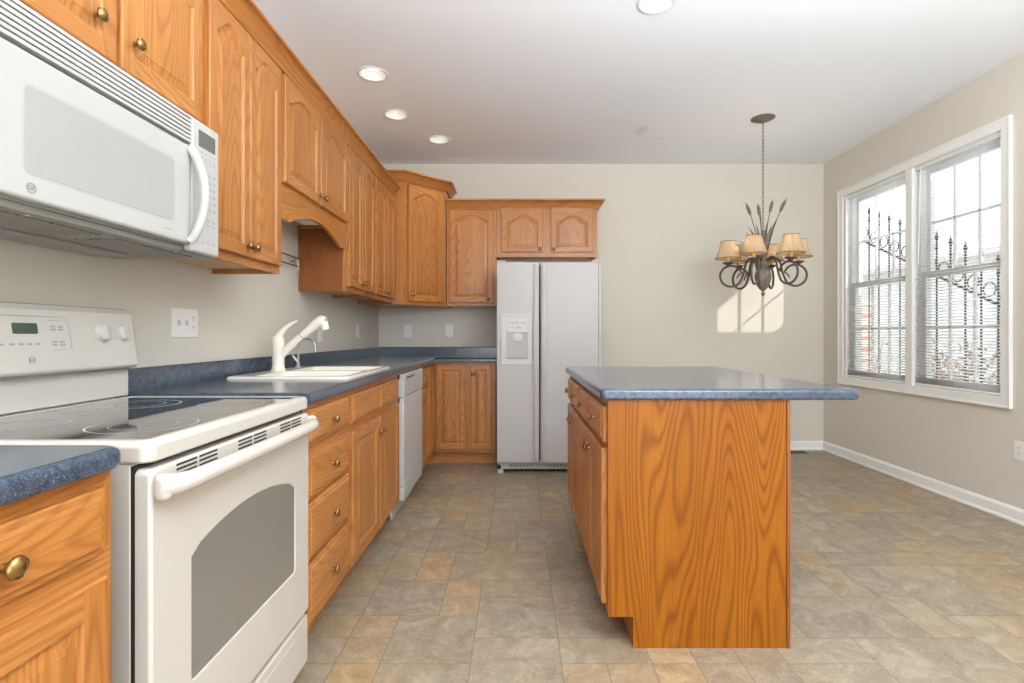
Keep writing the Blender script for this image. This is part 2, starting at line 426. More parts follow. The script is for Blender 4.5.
m.box(XL, -1.2, YF-.1, YF, 0, ZC, WALL); m.box(2.8, XR, YF-.1, YF, 0, ZC, WALL); m.box(-1.2, 2.8, YF-.1, YF, 2.5, ZC, WALL)
struct(m.build('wall_front', weld=False))
# baseboards
BB = [(0, 0), (.022, 0), (.022, .012), (.016, .022), (.014, .07), (.010, .080), (.004, .088), (0, .088)]
struct(MB().sweep([(.76, YB), (XR, YB)], BB, TRIMW).build('baseboard_back'))
struct(MB().sweep([(XR, YB), (XR, YF)], BB, TRIMW).build('baseboard_right'))
# window casing
def frame_ring(mb, ya, yb, za, zb, w, xa, xb, m):
    mb.box(xa, xb, ya, yb, za, za+w, m); mb.box(xa, xb, ya, yb, zb-w, zb, m)
    mb.box(xa, xb, ya, ya+w, za+w, zb-w, m); mb.box(xa, xb, yb-w, yb, za+w, zb-w, m)
m = MB()
frame_ring(m, 3.15, 4.848, .664, 2.416, .066, XR-.016, XR, TRIMW)
frame_ring(m, 3.15, 4.848, .664, 2.416, .014, XR-.022, XR-.015, TRIMW)
m.box(XR-.012, XR+.125, 3.943, 4.010, .73, 2.35, TRIMW)   # mullion
m.box(XR-.001, XR+.13, 3.203, 3.217, .716, 2.364, TRIMW); m.box(XR-.001, XR+.13, 4.750, 4.764, .716, 2.364, TRIMW)
m.box(XR-.001, XR+.13, 3.203, 4.764, .716, .732, TRIMW); m.box(XR-.001, XR+.13, 3.203, 4.764, 2.348, 2.364, TRIMW)
struct(m.build('trim_1', weld=False, bevel=.002))
def make_window(n, y0, y1):
    z0, z1 = .730, 2.350; zm = 1.545
    root = bpy.data.objects.new('window_%d' % n, None); COL.objects.link(root); root.location = (XR+.06, (y0+y1)/2, z0); struct(root)
    cy = (y0+y1)/2; L = (-(XR+.06), -cy, -z0)
    def mk(mb, nm, **k): return mb.build(nm, root, loc=L, weld=False, **k)
    mb = MB(); frame_ring(mb, y0, y1, z0, z1, .022, XR+.038, XR+.12, SASHW); mk(mb, 'window_frame', bevel=.002)
    for nm, za, zb, xa in (('upper_sash', zm-.022, z1-.022, XR+.078), ('lower_sash', z0+.022, zm+.022, XR+.044)):
        mb = MB(); w = .042; a, b = y0+.022, y1-.022
        frame_ring(mb, a, b, za, zb, w, xa, xa+.032, SASHW)
        for k in (1, 2):
            y = a+w+(b-a-2*w)*k/3; mb.box(xa+.008, xa+.024, y-.008, y+.008, za+w, zb-w, SASHW)
        zz = (za+zb)/2; mb.box(xa+.008, xa+.024, a+w, b-w, zz-.008, zz+.008, SASHW)
        s = mk(mb, nm, bevel=.0015)
        g = MB().box(xa+.014, xa+.018, a+w-.004, b-w+.004, za+w-.004, zb-w+.004, GLASS).build('glass_pane', s)
    lk = MB().box(XR+.036, XR+.050, cy-.03, cy+.03, zm+.022, zm+.034, SASHW).build('sash_lock', root, loc=L, bevel=.002)
    return root
make_window(1, 4.010, 4.752); make_window(2, 3.215, 3.943)

def make_blind(y0, y1, label):
    xc = XR+.019; zt = 2.347
    t = thing('window_blind', label, 'blind', (xc, (y0+y1)/2, zt), 0, 'white mini blinds in the double window')
    L = (-xc, -(y0+y1)/2, -zt)
    MB().box(xc-.013, xc+.013, y0+.004, y1-.004, zt-.028, zt, BLIND).build('head_rail', t, loc=L, bevel=.002)
    mb = MB(); z = zt-.040; a = R(20); n = 0; pitch = .0207
    def slat(z, a, w=.025):
        prof = []
        for k in range(5):
            s = (k/4-.5); px = s*w; pz = .0016*(1-4*s*s)
            prof.append((px*math.cos(a)-pz*math.sin(a), px*math.sin(a)+pz*math.cos(a)))
        lo = [[(xc+x, yy, z+zz) for x, zz in prof] for yy in (y0+.006, y1-.006)]
        mb.grid(lo, BLIND, closed=False)
    while z > .80: slat(z, a); z -= pitch
    z = .796
    while z > .755: slat(z, R(3)); z -= .0062
    sl = mb.build('slats', t, loc=L, weld=False, smooth=60)
    sm = sl.modifiers.new('thick', 'SOLIDIFY'); sm.thickness = .0004
    MB().box(xc-.012, xc+.012, y0+.006, y1-.006, .735, .751, BLIND).build('bottom_rail', t, loc=L, bevel=.002)
    mb = MB()
    for f in (.16, .5, .84):
        y = y0+(y1-y0)*f
        for dx in (-.0125, .0125): mb.tube([(xc+dx, y, zt-.02), (xc+dx, y, .745)], .0005, BLIND, 5)
    mb.build('ladder_cords', t, loc=L)
    return t, L, xc
t, L, xc = make_blind(4.012, 4.750, 'white mini blind in the window nearer the back corner')
t, L, xc = make_blind(3.217, 3.941, 'white mini blind in the window nearer the camera, wand hanging at its side')
MB().tube([(xc-.018, 3.87, 2.33), (xc-.024, 3.868, 2.29), (xc-.026, 3.885, 1.62)], .004, SASHW, 8).build('tilt_wand', t, loc=L)
MB().tube([(xc-.018, 3.36, 2.33), (xc-.022, 3.36, 1.60)], .0012, SASHW, 6).lathe([(0,0),(.008,.004),(.009,.03),(.003,.04)], (xc-.022, 3.36, 1.56), (0,0,1), SASHW, 10).build('lift_cord', t, loc=L)

# ------------------------------------------------------------------ cabinets
KP = [(.0065, 0), (.0055, .004), (.005, .010), (.007, .013), (.0145, .0155), (.0165, .019), (.0155, .0225), (.013, .0245), (.0125, .0235), (.010, .0255), (.005, .0275), (0, .028)]
def make_knob(parent, x, z, y=0.0, sc=1.0):
    mb = MB(); mb.lathe([(r*sc, d*sc) for r, d in KP], (x, y, z), (0,-1,0), BRASS, 20)
    return mb.build('knob', parent, smooth=50)
def door_mb(w, h, t=.02, arch=0.0, st=.052, tr=None, vm=None, hm=None):
    vm = vm or OAK['Z']; hm = hm or OAK['X']; mb = MB(); tr = tr or st
    def rect(d, y): return [(d, y, d), (w-d, y, d), (w-d, y, h-d), (d, y, h-d)]
    rl = [rect(0, 0), rect(0, -t+.004), rect(.0015, -t+.0015), rect(.003, -t+.0012), rect(.004, -t)]
    for a, b in zip(rl, rl[1:]):
        for j in range(4):
            k = (j+1) % 4; mb.face([a[j], a[k], b[k], b[j]], hm if j in (0, 2) else vm)
    mb.face(rl[0], vm)
    e = .004; u0, u1, v0 = st, w-st, st; N = 20
    def top(s):
        base = h-tr-arch
        if arch == 0: return base
        q = min(1.0, abs(s)/.93)
        return base + arch*(0.5+0.5*math.cos(PI*q))**0.62
    def outline(d, y):
        P = [(u0+d, y, v0+d), (u1-d, y, v0+d)]
        for k in range(N+1):
            s = 1-2*k/N
            P.append(((u0+u1)/2+s*((u1-u0)/2-d), y, top(s)-d))
        return P
    Y = -t
    mb.face([(e,Y,e),(u0,Y,e),(u0,Y,h-e),(e,Y,h-e)], vm); mb.face([(u1,Y,e),(w-e,Y,e),(w-e,Y,h-e),(u1,Y,h-e)], vm)
    mb.face([(u0,Y,e),(u1,Y,e),(u1,Y,v0),(u0,Y,v0)], hm)
    o0 = outline(0, Y)[2:]
    for a, b in zip(o0, o0[1:]): mb.face([b, a, (a[0], Y, h-e), (b[0], Y, h-e)], hm)
    steps = [(0, Y), (.003, Y+.0035), (.006, Y+.004), (.008, Y+.0075), (.011, Y+.0075), (.032, Y+.0028), (.0325, Y+.0016)]
    mb.grid([outline(d, y) for d, y in steps], vm)
    oc = outline(*steps[-1]); tp = oc[2:]; vb = oc[0][2]
    for a, b in zip(tp, tp[1:]): mb.face([(b[0], b[1], vb), (a[0], a[1], vb), a, b], vm)
    return mb
def slab_mb(w, h, t=.02, m=None):
    m = m or OAK['X']; mb = MB()
    def rect(d, y): return [(d, y, d), (w-d, y, d), (w-d, y, h-d), (d, y, h-d)]
    rl = [rect(0, 0), rect(0, -t+.009), rect(.003, -t+.006), rect(.012, -t+.005), rect(.015, -t+.001), rect(.018, -t)]
    i0 = mb.grid(rl, m); mb.cap(i0, 4, m); mb.cap(i0+20, 4, m); return mb
def add_door(root, x0, x1, z0, z1, knob=None, arch=0.0, st=.052, name='door', ksc=1.0, tr=None):
    d = door_mb(x1-x0, z1-z0, arch=arch, st=st, tr=tr).build(name, root, loc=(x0, -.0005, z0))
    if knob: make_knob(d, knob[0]-x0, knob[1]-z0, -.02, ksc)
    return d
def add_drawer(root, x0, x1, z0, z1, knob=True, name='drawer', ksc=1.0):
    d = slab_mb(x1-x0, z1-z0).build(name, root, loc=(x0, -.0005, z0))
    if knob: make_knob(d, (x1-x0)/2, (z1-z0)/2, -.02, ksc)
    return d
def base_body(root, w, depth, bands, toe=.07, h=.876, x0=0.0, name='body', toeh=.114, top=True):
    """bands: z breaks with 'H' rails / 'V' stiles on the face frame"""
    mb = MB()
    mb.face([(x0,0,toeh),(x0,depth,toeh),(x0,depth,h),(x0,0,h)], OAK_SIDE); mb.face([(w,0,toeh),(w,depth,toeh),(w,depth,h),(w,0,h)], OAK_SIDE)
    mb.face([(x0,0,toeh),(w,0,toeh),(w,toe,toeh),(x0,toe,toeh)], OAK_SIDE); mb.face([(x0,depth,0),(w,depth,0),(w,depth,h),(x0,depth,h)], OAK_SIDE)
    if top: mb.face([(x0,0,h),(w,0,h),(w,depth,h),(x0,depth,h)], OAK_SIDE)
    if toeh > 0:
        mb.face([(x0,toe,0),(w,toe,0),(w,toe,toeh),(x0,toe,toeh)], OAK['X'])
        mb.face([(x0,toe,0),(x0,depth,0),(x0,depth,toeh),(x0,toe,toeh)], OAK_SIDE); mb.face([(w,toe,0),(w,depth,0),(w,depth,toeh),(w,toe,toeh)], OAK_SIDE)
    for z0, z1, k in bands: mb.face([(x0,0,z0),(w,0,z0),(w,0,z1),(x0,0,z1)], OAK['X'] if k == 'H' else OAK['Z'])
    return mb.build(name, root)
STD = [(.114, .14, 'H'), (.14, .69, 'V'), (.69, .74, 'H'), (.74, .85, 'V'), (.85, .876, 'H')]
FX = -.71   # face frame plane of the base run
BD = FX-XL  # its depth
rot90 = PI/2

# 1 near-left base cabinet beside the range
t = thing('base_cabinet', 'oak base cabinet at the left frame edge before the range', 'cabinet', (FX, .50, 0), rot90, 'oak base cabinets')
base_body(t, .425, BD-.004, STD)
add_drawer(t, .025, .395, .738, .848); add_door(t, .025, .395, .138, .700, knob=(.06, .64))
# 2 four-drawer stack
t = thing('drawer_cabinet', 'oak base cabinet with four stacked drawers right of the range', 'cabinet', (FX, 1.752, 0), rot90, 'oak base cabinets')
base_body(t, .453, BD-.004, [(.114, .135, 'H'), (.135, .335, 'V'), (.335, .355, 'H'), (.355, .535, 'V'), (.535, .555, 'H'), (.555, .70, 'V'), (.70, .735, 'H'), (.735, .855, 'V'), (.855, .876, 'H')])
for a, b in ((.733, .854), (.553, .702), (.352, .535), (.132, .333)): add_drawer(t, .012, .440, a, b)
# 3 sink base
t = thing('sink_cabinet', 'oak base cabinet under the sink with two doors and blank drawer fronts', 'cabinet', (FX, 2.207, 0), rot90, 'oak base cabinets')
base_body(t, .925, BD-.004, STD, top=False)
for a, b in ((.02, .448), (.472, .885)):
    add_drawer(t, a, b, .730, .854, knob=False, name='false_drawer_front')
add_door(t, .02, .448, .132, .702, knob=(.415, .625)); add_door(t, .472, .885, .132, .702, knob=(.502, .625))
# 4 narrow drawer-door cabinet
t = thing('base_cabinet', 'narrow oak base cabinet just past the dishwasher, small drawer over door', 'cabinet', (FX, 3.785, 0), rot90, 'oak base cabinets')
base_body(t, .345, BD-.004, STD)
add_drawer(t, .03, .325, .730, .854); add_door(t, .03, .325, .132, .702, knob=(.06, .63))
# 5 corner cabinet with folding door (L-shaped), 6 back run cabinet
t = thing('corner_base_cabinet', 'oak corner base cabinet with folding door in the inside corner', 'cabinet', (XL, YB, 0), 0, 'oak base cabinets')
Fy = 4.49
def corner_body():
    mb = MB(); X0, Y0 = XL, YB
    P = [(XL+.002, 4.132), (FX, 4.132), (FX, Fy), (-.43, Fy), (-.43, YB-.002), (XL+.002, YB-.002)]
    P = [(a-X0, b-Y0) for a, b in P]
    i0 = mb.grid([[(x, y, .114) for x, y in P], [(x, y, .876) for x, y in P]], OAK['Z']); mb.cap(i0, 6, OAK_SIDE); mb.cap(i0+6, 6, OAK_SIDE)
    tk = .07
    Q = [(XL+.002, 4.132), (FX-tk, 4.132), (FX-tk, Fy+tk), (-.43, Fy+tk), (-.43, YB-.002), (XL+.002, YB-.002)]
    Q = [(a-X0, b-Y0) for a, b in Q]
    i0 = mb.grid([[(x, y, 0) for x, y in Q], [(x, y, .1139) for x, y in Q]], OAK['X']); mb.cap(i0, 6, OAK_SIDE)
    return mb.build('body', t)
corner_body()
def sub_door(root, world_xy, rz, w, z0, z1, knob, arch=0, st=.045):
    d = door_mb(w, z1-z0, arch=arch, st=st).build('door', root, loc=(world_xy[0]-root.location.x, world_xy[1]-root.location.y, z0), rot=(0,0,rz))
    if knob: make_knob(d, knob[0], knob[1], -.02)
    return d
sub_door(t, (FX+.0005, 4.175), rot90, .285, .140, .850, (.225, .64), st=.04)
sub_door(t, (-.688, Fy-.0005), 0, .246, .140, .850, None, st=.042)
t = thing('base_cabinet', 'oak base cabinet with one tall door left of the refrigerator', 'cabinet', (-.428, Fy, 0), 0, 'oak base cabinets')
base_body(t, .243, YB-Fy-.004, [(.114, .14, 'H'), (.14, .85, 'V'), (.85, .876, 'H')], toe=.07)
add_door(t, .033, .208, .140, .850, knob=(.055, .775), st=.038)

# wall cabinets ------------------------------------------------------------
UX = -1.045; UD = UX-XL
def upper_body(root, w, depth, z0, z1, pale=True, name='body'):
    mb = MB(); r = .022; th = .018
    mb.box(0, w, 0, depth, z0+r, z1, OAK['Z'])
    mb.box(0, th, th, depth, z0, z0+r, OAK['Z']); mb.box(w-th, w, th, depth, z0, z0+r, OAK['Z']); mb.box(0, w, 0, th, z0, z0+r, OAK['X'])
    if pale: mb.face([(th, th, z0+r-.0006), (w-th, th, z0+r-.0006), (w-th, depth, z0+r-.0006), (th, depth, z0+r-.0006)], OAK_PALE)
    # visible sides in darker veneer
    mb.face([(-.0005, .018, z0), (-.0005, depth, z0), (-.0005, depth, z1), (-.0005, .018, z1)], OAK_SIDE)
    return mb.build(name, root, weld=False)
ZT = 2.285
t = thing('wall_cabinet', 'short oak wall cabinet directly above the microwave', 'cabinet', (UX, .985, 1.776), rot90, 'oak wall cabinets')
upper_body(t, .760, UD-.003, 0, ZT-1.776)
add_door(t, .02, .372, .02, .472, knob=(.300, .106), arch=.058, st=.048); add_door(t, .388, .742, .02, .472, knob=(.432, .106), arch=.058, st=.048)
t = thing('wall_cabinet', 'tall two-door oak wall cabinet between the microwave and the arched valance', 'cabinet', (UX, 1.748, 1.372), rot90, 'oak wall cabinets')
upper_body(t, .580, UD-.003, 0, ZT-1.372)
add_door(t, .018, .283, .032, .885, knob=(.258, .072), arch=.062, st=.042); add_door(t, .288, .556, .032, .885, knob=(.312, .072), arch=.062, st=.042)
# over-sink cabinet with arched valance
t = thing('valance_cabinet', 'oak wall cabinet over the sink, arched valance under its two raised doors', 'cabinet', (UX, 2.330, 1.625), rot90, 'oak wall cabinets')
upper_body(t, .892, UD-.003, 1.750-1.625, ZT-1.625)
add_door(t, .012, .430, .158, .635, knob=(.405, .20), arch=.058, st=.046); add_door(t, .446, .872, .158, .635, knob=(.475, .20), arch=.058, st=.046)
def valance():
    prof = [(0, 0), (.115, 0)]
    pts = []
    y0, y1 = .115, .790; n = 28
    for k in range(n+1):
        s = k/n; x = y0+(y1-y0)*s
        z = .072*(math.sin(PI*s)**0.85) if s not in (0, 1) else 0
        pts.append((x, z))
    low = [(0, 0)]+pts+[(.892, 0)]
    mb = MB()
    for a, b in zip(low, low[1:]):
        mb.face([(a[0], 0, a[1]), (b[0], 0, b[1]), (b[0], 0, .125), (a[0], 0, .125)], OAK['X'])
        mb.face([(a[0], .018, a[1]), (b[0], .018, b[1]), (b[0], .018, .125), (a[0], .018, .125)], OAK['X'])
        mb.face([(a[0], 0, a[1]), (b[0], 0, b[1]), (b[0], .018, b[1]), (a[0], .018, a[1])], OAK['X'])
    return mb.build('valance', t)
valance()
mbx = MB(); mbx.box(.25, .65, .06, .16, .098, .1245, SASHW); mbx.build('under_cabinet_light', t, bevel=.003)
t = thing('wall_cabinet', 'tall two-door oak wall cabinet just past the sink valance, its side panel showing', 'cabinet', (UX, 3.224, 1.372), rot90, 'oak wall cabinets')
upper_body(t, .606, UD-.003, 0, ZT-1.372)
add_door(t, .016, .283, .032, .885, knob=(.258, .072), arch=.062, st=.042); add_door(t, .288, .585, .032, .885, knob=(.312, .072), arch=.062, st=.042)
t = thing('wall_cabinet', 'farthest two-door oak wall cabinet of the left run against the taller corner cabinet', 'cabinet', (UX, 3.832, 1.372), rot90, 'oak wall cabinets')
upper_body(t, .624, UD-.003, 0, ZT-1.372)
add_door(t, .016, .310, .032, .885, knob=(.285, .072), arch=.062, st=.042); add_door(t, .315, .608, .032, .885, knob=(.340, .072), arch=.062, st=.042)
# diagonal corner cabinet
t = thing('corner_wall_cabinet', 'tallest oak wall cabinet set diagonally across the corner with one door', 'cabinet', (XL, YB, 1.362), 0, 'oak wall cabinets')
CP = [(XL+.002, 4.46), (-.958, 4.46), (-.645, 4.773), (-.645, YB-.002), (XL+.002, YB-.002)]
CZ = 2.425
mb = MB(); P = [(a-XL, b-YB) for a, b in CP]
i0 = mb.grid([[(x, y, 0) for x, y in P], [(x, y, CZ-1.362) for x, y in P]], OAK['Z']); mb.cap(i0, 5, OAK['Z']); mb.cap(i0+5, 5, OAK['Z'])
mb.build('body', t)
dl = math.hypot(.313, .313)
dd = door_mb(dl-.075, .985, arch=.06, st=.048).build('door', t, loc=(-.958-XL+.0375*.7071+.0004, 4.46-YB+.0375*.7071-.0004, .03), rot=(0,0,PI/4))
make_knob(dd, .03, .055, -.02)
# back wall uppers
UB = 4.795
t = thing('wall_cabinet', 'single-door oak wall cabinet between the corner cabinet and the refrigerator cabinet', 'cabinet', (-.640, UB, 1.367), 0, 'oak wall cabinets')
upper_body(t, .450, YB-UB-.003, 0, 2.255-1.367)
add_door(t, .022, .420, .030, .868, knob=(.378, .060), arch=.055, st=.046)
t = thing('wall_cabinet', 'short two-door oak cabinet above the white refrigerator', 'cabinet', (-.188, UB, 1.811), 0, 'oak wall cabinets')
upper_body(t, .910, YB-UB-.003, 0, 2.255-1.811)
add_door(t, .040, .418, .042, .440, knob=(.392, .070), arch=.062, st=.044, tr=.056); add_door(t, .490, .866, .042, .440, knob=(.516, .070), arch=.062, st=.044, tr=.056)
# crown mouldings
def crown(path, z0, h, out, name, label):
    prof = [(0, z0), (.012, z0), (.016, z0+.012), (.018, z0+.016), (.030, z0+h*.45), (out-.016, z0+h*.78), (out-.012, z0+h*.80), (out, z0+h*.84), (out, z0+h), (0, z0+h)]
    P = path[0]; mb = MB(); mb.sweep(path, prof, OAK['Y'] if abs(path[1][1]-path[0][1]) > abs(path[1][0]-path[0][0]) else OAK['X'])
    o = mb.build(name, smooth=40); return tag(o, label, 'moulding', 'oak crown mouldings')
crown([(UX+.001, .985), (UX+.001, 4.458)], 2.268, .078, .062, 'crown_moulding', 'long oak crown moulding along the top of the left wall cabinets')
crown([(XL+.003, 4.459), (-.958, 4.459), (-.6445, 4.7735), (-.6445, YB-.003)], 2.400, .078, .062, 'crown_moulding', 'angled oak crown moulding capping the tall corner cabinet')
crown([(-.643, UB), (.722, UB), (.722, YB-.003)], 2.243, .080, .062, 'crown_moulding', 'oak crown moulding over the refrigerator cabinet on the back wall')

# ------------------------------------------------------------------ worktops
def round_edge_top(name, outline_fn, holes, label, z0=.876, z1=.914, r=.014, parent=None):
    loops = []
    seq = [(.008, z0), (.002, z0+.003), (0, z0+.009)]
    for k in range(6):
        a = R(90*k/5); seq.append((r*(1-math.cos(a)), z1-r+r*math.sin(a)))
    bm = bmesh.new(); vl = []
    for d, z in seq: vl.append([bm.verts.new((x, y, z)) for x, y in outline_fn(d)])
    n = len(vl[0])
    for a, b in zip(vl, vl[1:]):
        for j in range(n): bm.faces.new((a[j], a[(j+1) % n], b[(j+1) % n], b[j]))
    def ring_edges(vs): return [bm.edges.get((vs[i], vs[(i+1) % len(vs)])) or bm.edges.new((vs[i], vs[(i+1) % len(vs)])) for i in range(len(vs))]
    te = ring_edges(vl[-1]); be = ring_edges(vl[0])
    for hpts in holes:
        ht = [bm.verts.new((x, y, z1)) for x, y in hpts]; hb = [bm.verts.new((x, y, z0)) for x, y in hpts]
        te += ring_edges(ht); be += ring_edges(hb)
        for j in range(len(hpts)): bm.faces.new((ht[j], ht[(j+1) % len(hpts)], hb[(j+1) % len(hpts)], hb[j]))
    bmesh.ops.triangle_fill(bm, use_beauty=True, use_dissolve=False, edges=te)
    bmesh.ops.triangle_fill(bm, use_beauty=True, use_dissolve=False, edges=be)
    bmesh.ops.recalc_face_normals(bm, faces=bm.faces)
    me = bpy.data.meshes.new(name); bm.to_mesh(me); bm.free(); me.materials.append(LAM)
    for p in me.polygons: p.use_smooth = True
    me.set_sharp_from_angle(angle=R(35)); flatten(me)
    o = bpy.data.objects.new(name, me); COL.objects.link(o)
    if parent: o.parent = parent
    return o
CX = -.682; CY = 4.452
t = thing('worktop', 'blue speckled L-shaped laminate worktop holding the white sink', 'worktop', (0,0,0), 0, 'blue laminate worktops')
g = .003
SX0, SX1, SY0, SY1 = -1.262, -.724, 2.27, 3.05
top = round_edge_top('top', lambda d: [(XL+g, 1.752), (CX-d, 1.752), (CX-d, CY-d), (-.183, CY-d), (-.183, YB-g), (XL+g, YB-g)],
    [rrect(SX0+.02, SX1-.02, SY0+.02, SY1-.02, .03)], None, parent=t)
mb = MB()
bsP = [(0, .914), (.018, .914), (.018, .985), (.014, .991), (0, .991)]
mb.sweep([(XL+g, 1.752), (XL+g, YB-g), (-.183, YB-g)], bsP, LAM); mb.build('backsplash', t)
t = thing('worktop', 'short blue speckled worktop over the near left cabinet', 'worktop', (0,0,0), 0, 'blue laminate worktops')
def near_out(d):
    P = []; r = .03; x1, y1 = CX-d, .932-d
    for k in range(6):
        a = R(90*k/5); P.append((x1-r+r*math.cos(a), y1-r+r*math.sin(a)))
    return [(XL+g, .50), (x1, .50)]+P+[(XL+g, y1)]
round_edge_top('top', near_out, [], None, parent=t)
MB().sweep([(XL+g, .50), (XL+g, .930)], bsP, LAM).build('backsplash', t)

# ------------------------------------------------------------------ sink and faucets
t = thing('kitchen_sink', 'white double-bowl drop-in sink set in the blue worktop', 'sink', ((SX0+SX1)/2, (SY0+SY1)/2, .914))
def make_sink():
    bm = bmesh.new(); cx, cy = (SX0+SX1)/2, (SY0+SY1)/2; z = .914
    def loop(pts, zz): return [bm.verts.new((x-cx, y-cy, zz-z)) for x, y in pts]
    def br(a, b):
        n = len(a)
        for j in range(n): bm.faces.new((a[j], a[(j+1) % n], b[(j+1) % n], b[j]))
    def inset(d): return rrect(SX0+d, SX1-d, SY0+d, SY1-d, max(.035-d, .012))
    seq = [(0, z+.0005), (.001, z+.007), (.005, z+.010), (.014, z+.012)]
    ls = [loop(inset(d), zz) for d, zz in seq]
    for a, b in zip(ls, ls[1:]): br(a, b)
    def edges(vs): return [bm.edges.get((vs[i], vs[(i+1) % len(vs)])) or bm.edges.new((vs[i], vs[(i+1) % len(vs)])) for i in range(len(vs))]
    te = edges(ls[-1])
    for (a, b) in ((SY0+.035, cy-.02), (cy+.02, SY1-.035)):
        bowl = [(0, z+.012), (.006, z+.008), (.010, z-.004), (.018, z-.15), (.035, z-.175), (.06, z-.182)]
        bl = [loop(rrect(SX0+.105+d, SX1-.035-d, a+d, b-d, .05, 6), zz) for d, zz in bowl]
        te += edges(bl[0])
        for p, q in zip(bl, bl[1:]): br(p, q)
        bm.faces.new(bl[-1])
    bmesh.ops.triangle_fill(bm, use_beauty=True, use_dissolve=False, edges=te)
    bmesh.ops.recalc_face_normals(bm, faces=bm.faces)
    me = bpy.data.meshes.new('basin'); bm.to_mesh(me); bm.free(); me.materials.append(SINKM)
    for p in me.polygons: p.use_smooth = True
    me.set_sharp_from_angle(angle=R(40)); flatten(me)
    o = bpy.data.objects.new('basin', me); COL.objects.link(o); o.parent = t
    for yy in (-.19, .19):
        MB().lathe([(.0, 0), (.04, 0), (.042, .003), (.038, .004), (.0, .0035)], (.03, yy, -.1815), (0,0,1), STEEL, 20).build('drain', t, smooth=40)
make_sink()
fx, fy, fz = -1.212, 2.685, .926
t = thing('kitchen_faucet', 'off-white single-lever kitchen faucet with angled pull-out spout', 'faucet', (fx, fy, fz))
MB().lathe([(0,0),(.036,0),(.036,.004),(.031,.010),(.029,.03),(.029,.125),(.030,.128),(.030,.150),(.027,.168),(.014,.180),(0,.184)], (0,0,0), (0,0,1), ALMOND, 24).build('body', t, smooth=50)
lv = MB()
pts = [(0, 0, .160), (.012, .002, .190), (.034, .006, .215), (.062, .010, .236), (.092, .014, .252)]
lv.tube(pts, [.022, .016, .012, .009, .005], ALMOND, 10); lv.build('lever', t, smooth=60)
sp = MB(); sp.tube([(.015, .0, .075), (.05, .0, .112), (.10, .0, .160), (.15, .0, .200), (.195, .0, .238), (.222, .0, .254), (.240, .0, .250)], [.019, .0185, .018, .019, .024, .026, .022], ALMOND, 14)
s = sp.build('spout', t, smooth=60)
MB().lathe([(0, 0), (.017, 0), (.020, .02), (.022, .04)], (.243, 0, .205), (-.35, 0, .94), ALMOND, 14).build('spray_head', s, smooth=50)
MB().lathe([(.0215, 0), (.0215, .003)], (.118, 0, .175), (.76, 0, .62), GREYW, 14).build('joint_ring', s)
t = thing('filter_faucet', 'small chrome gooseneck tap right of the main faucet', 'faucet', (-1.225, 2.96, fz))
MB().lathe([(0,0),(.017,0),(.017,.004),(.010,.010),(.009,.03),(0,.03)], (0,0,0), (0,0,1), STEEL, 16).build('base', t, smooth=40)
gp = [(0,0,.02), (0,0,.09)]+[(.048-.048*math.cos(R(a)), 0, .108+.048*math.sin(R(a))) for a in range(0, 190, 15)]+[(.0965, 0, .088)]
MB().tube(gp, .0062, STEEL, 10).build('gooseneck', t, smooth=60)
MB().tube([(0,0,.028), (-.012,-.008,.045), (-.025,-.015,.066)], [.006,.007,.005], ALMOND, 8).build('lever', t, smooth=60)

# ------------------------------------------------------------------ range
RW = .760; RF = -.722
t = thing('electric_range', 'white electric range with smooth black cooktop and windowed oven door', 'stove', (RF, .988, 0), rot90)
dpt = RF-XL-.006
mb = MB(); mb.box(.004, RW-.004, .002, dpt, .012, .862, WHITE); mb.box(.06, .12, .05, .10, 0, .012, DARK); mb.box(RW-.12, RW-.06, .05, .10, 0, .012, DARK)
mb.box(.06, .12, dpt-.1, dpt-.05, 0, .012, DARK); mb.box(RW-.12, RW-.06, dpt-.1, dpt-.05, 0, .012, DARK)
mb.build('body', t, bevel=.003)
MB().box(.005, RW-.005, -.0065, .003, .04, .858, DARK).build('door_gap', t)
# cooktop frame with glass
cf = MB()
def ring_prism(mb, o0, o1, i0, i1, m):
    pass
def cook():
    bm = bmesh.new()
    def L(pts, z): return [bm.verts.new((x, y, z)) for x, y in pts]
    def out(d): return rrect(0+d, RW-d, -.036+d, dpt-.045-d, .022, 6)
    seq = [(.004, .864), (0, .868), (0, .893), (.002, .900), (.006, .904), (.014, .9055)]
    ls = [L(out(d), z) for d, z in seq]; n = len(ls[0])
    for a, b in zip(ls, ls[1:]):
        for j in range(n): bm.faces.new((a[j], a[(j+1) % n], b[(j+1) % n], b[j]))
    inn = L(rrect(.024, RW-.024, -.012, dpt-.075, .012, 6), .9055); inn2 = L(rrect(.024, RW-.024, -.012, dpt-.075, .012, 6), .902)
    for j in range(len(inn)): bm.faces.new((inn[j], inn[(j+1) % n], inn2[(j+1) % n], inn2[j]))
    def E(vs): return [bm.edges.get((vs[i], vs[(i+1) % len(vs)])) or bm.edges.new((vs[i], vs[(i+1) % len(vs)])) for i in range(len(vs))]
    bmesh.ops.triangle_fill(bm, use_beauty=True, use_dissolve=False, edges=E(ls[-1])+E(inn)); bm.faces.new(ls[0])
    bmesh.ops.recalc_face_normals(bm, faces=bm.faces)
    me = bpy.data.meshes.new('cooktop_frame'); bm.to_mesh(me); bm.free(); me.materials.append(WHITE)
    for p in me.polygons: p.use_smooth = True
    me.set_sharp_from_angle(angle=R(40)); flatten(me); o = bpy.data.objects.new('cooktop_frame', me); COL.objects.link(o); o.parent = t
cook()
ct = MB().box(.0245, RW-.0245, -.0115, dpt-.0755, .894, .9035, BLACKG).build('cooktop_glass', t)
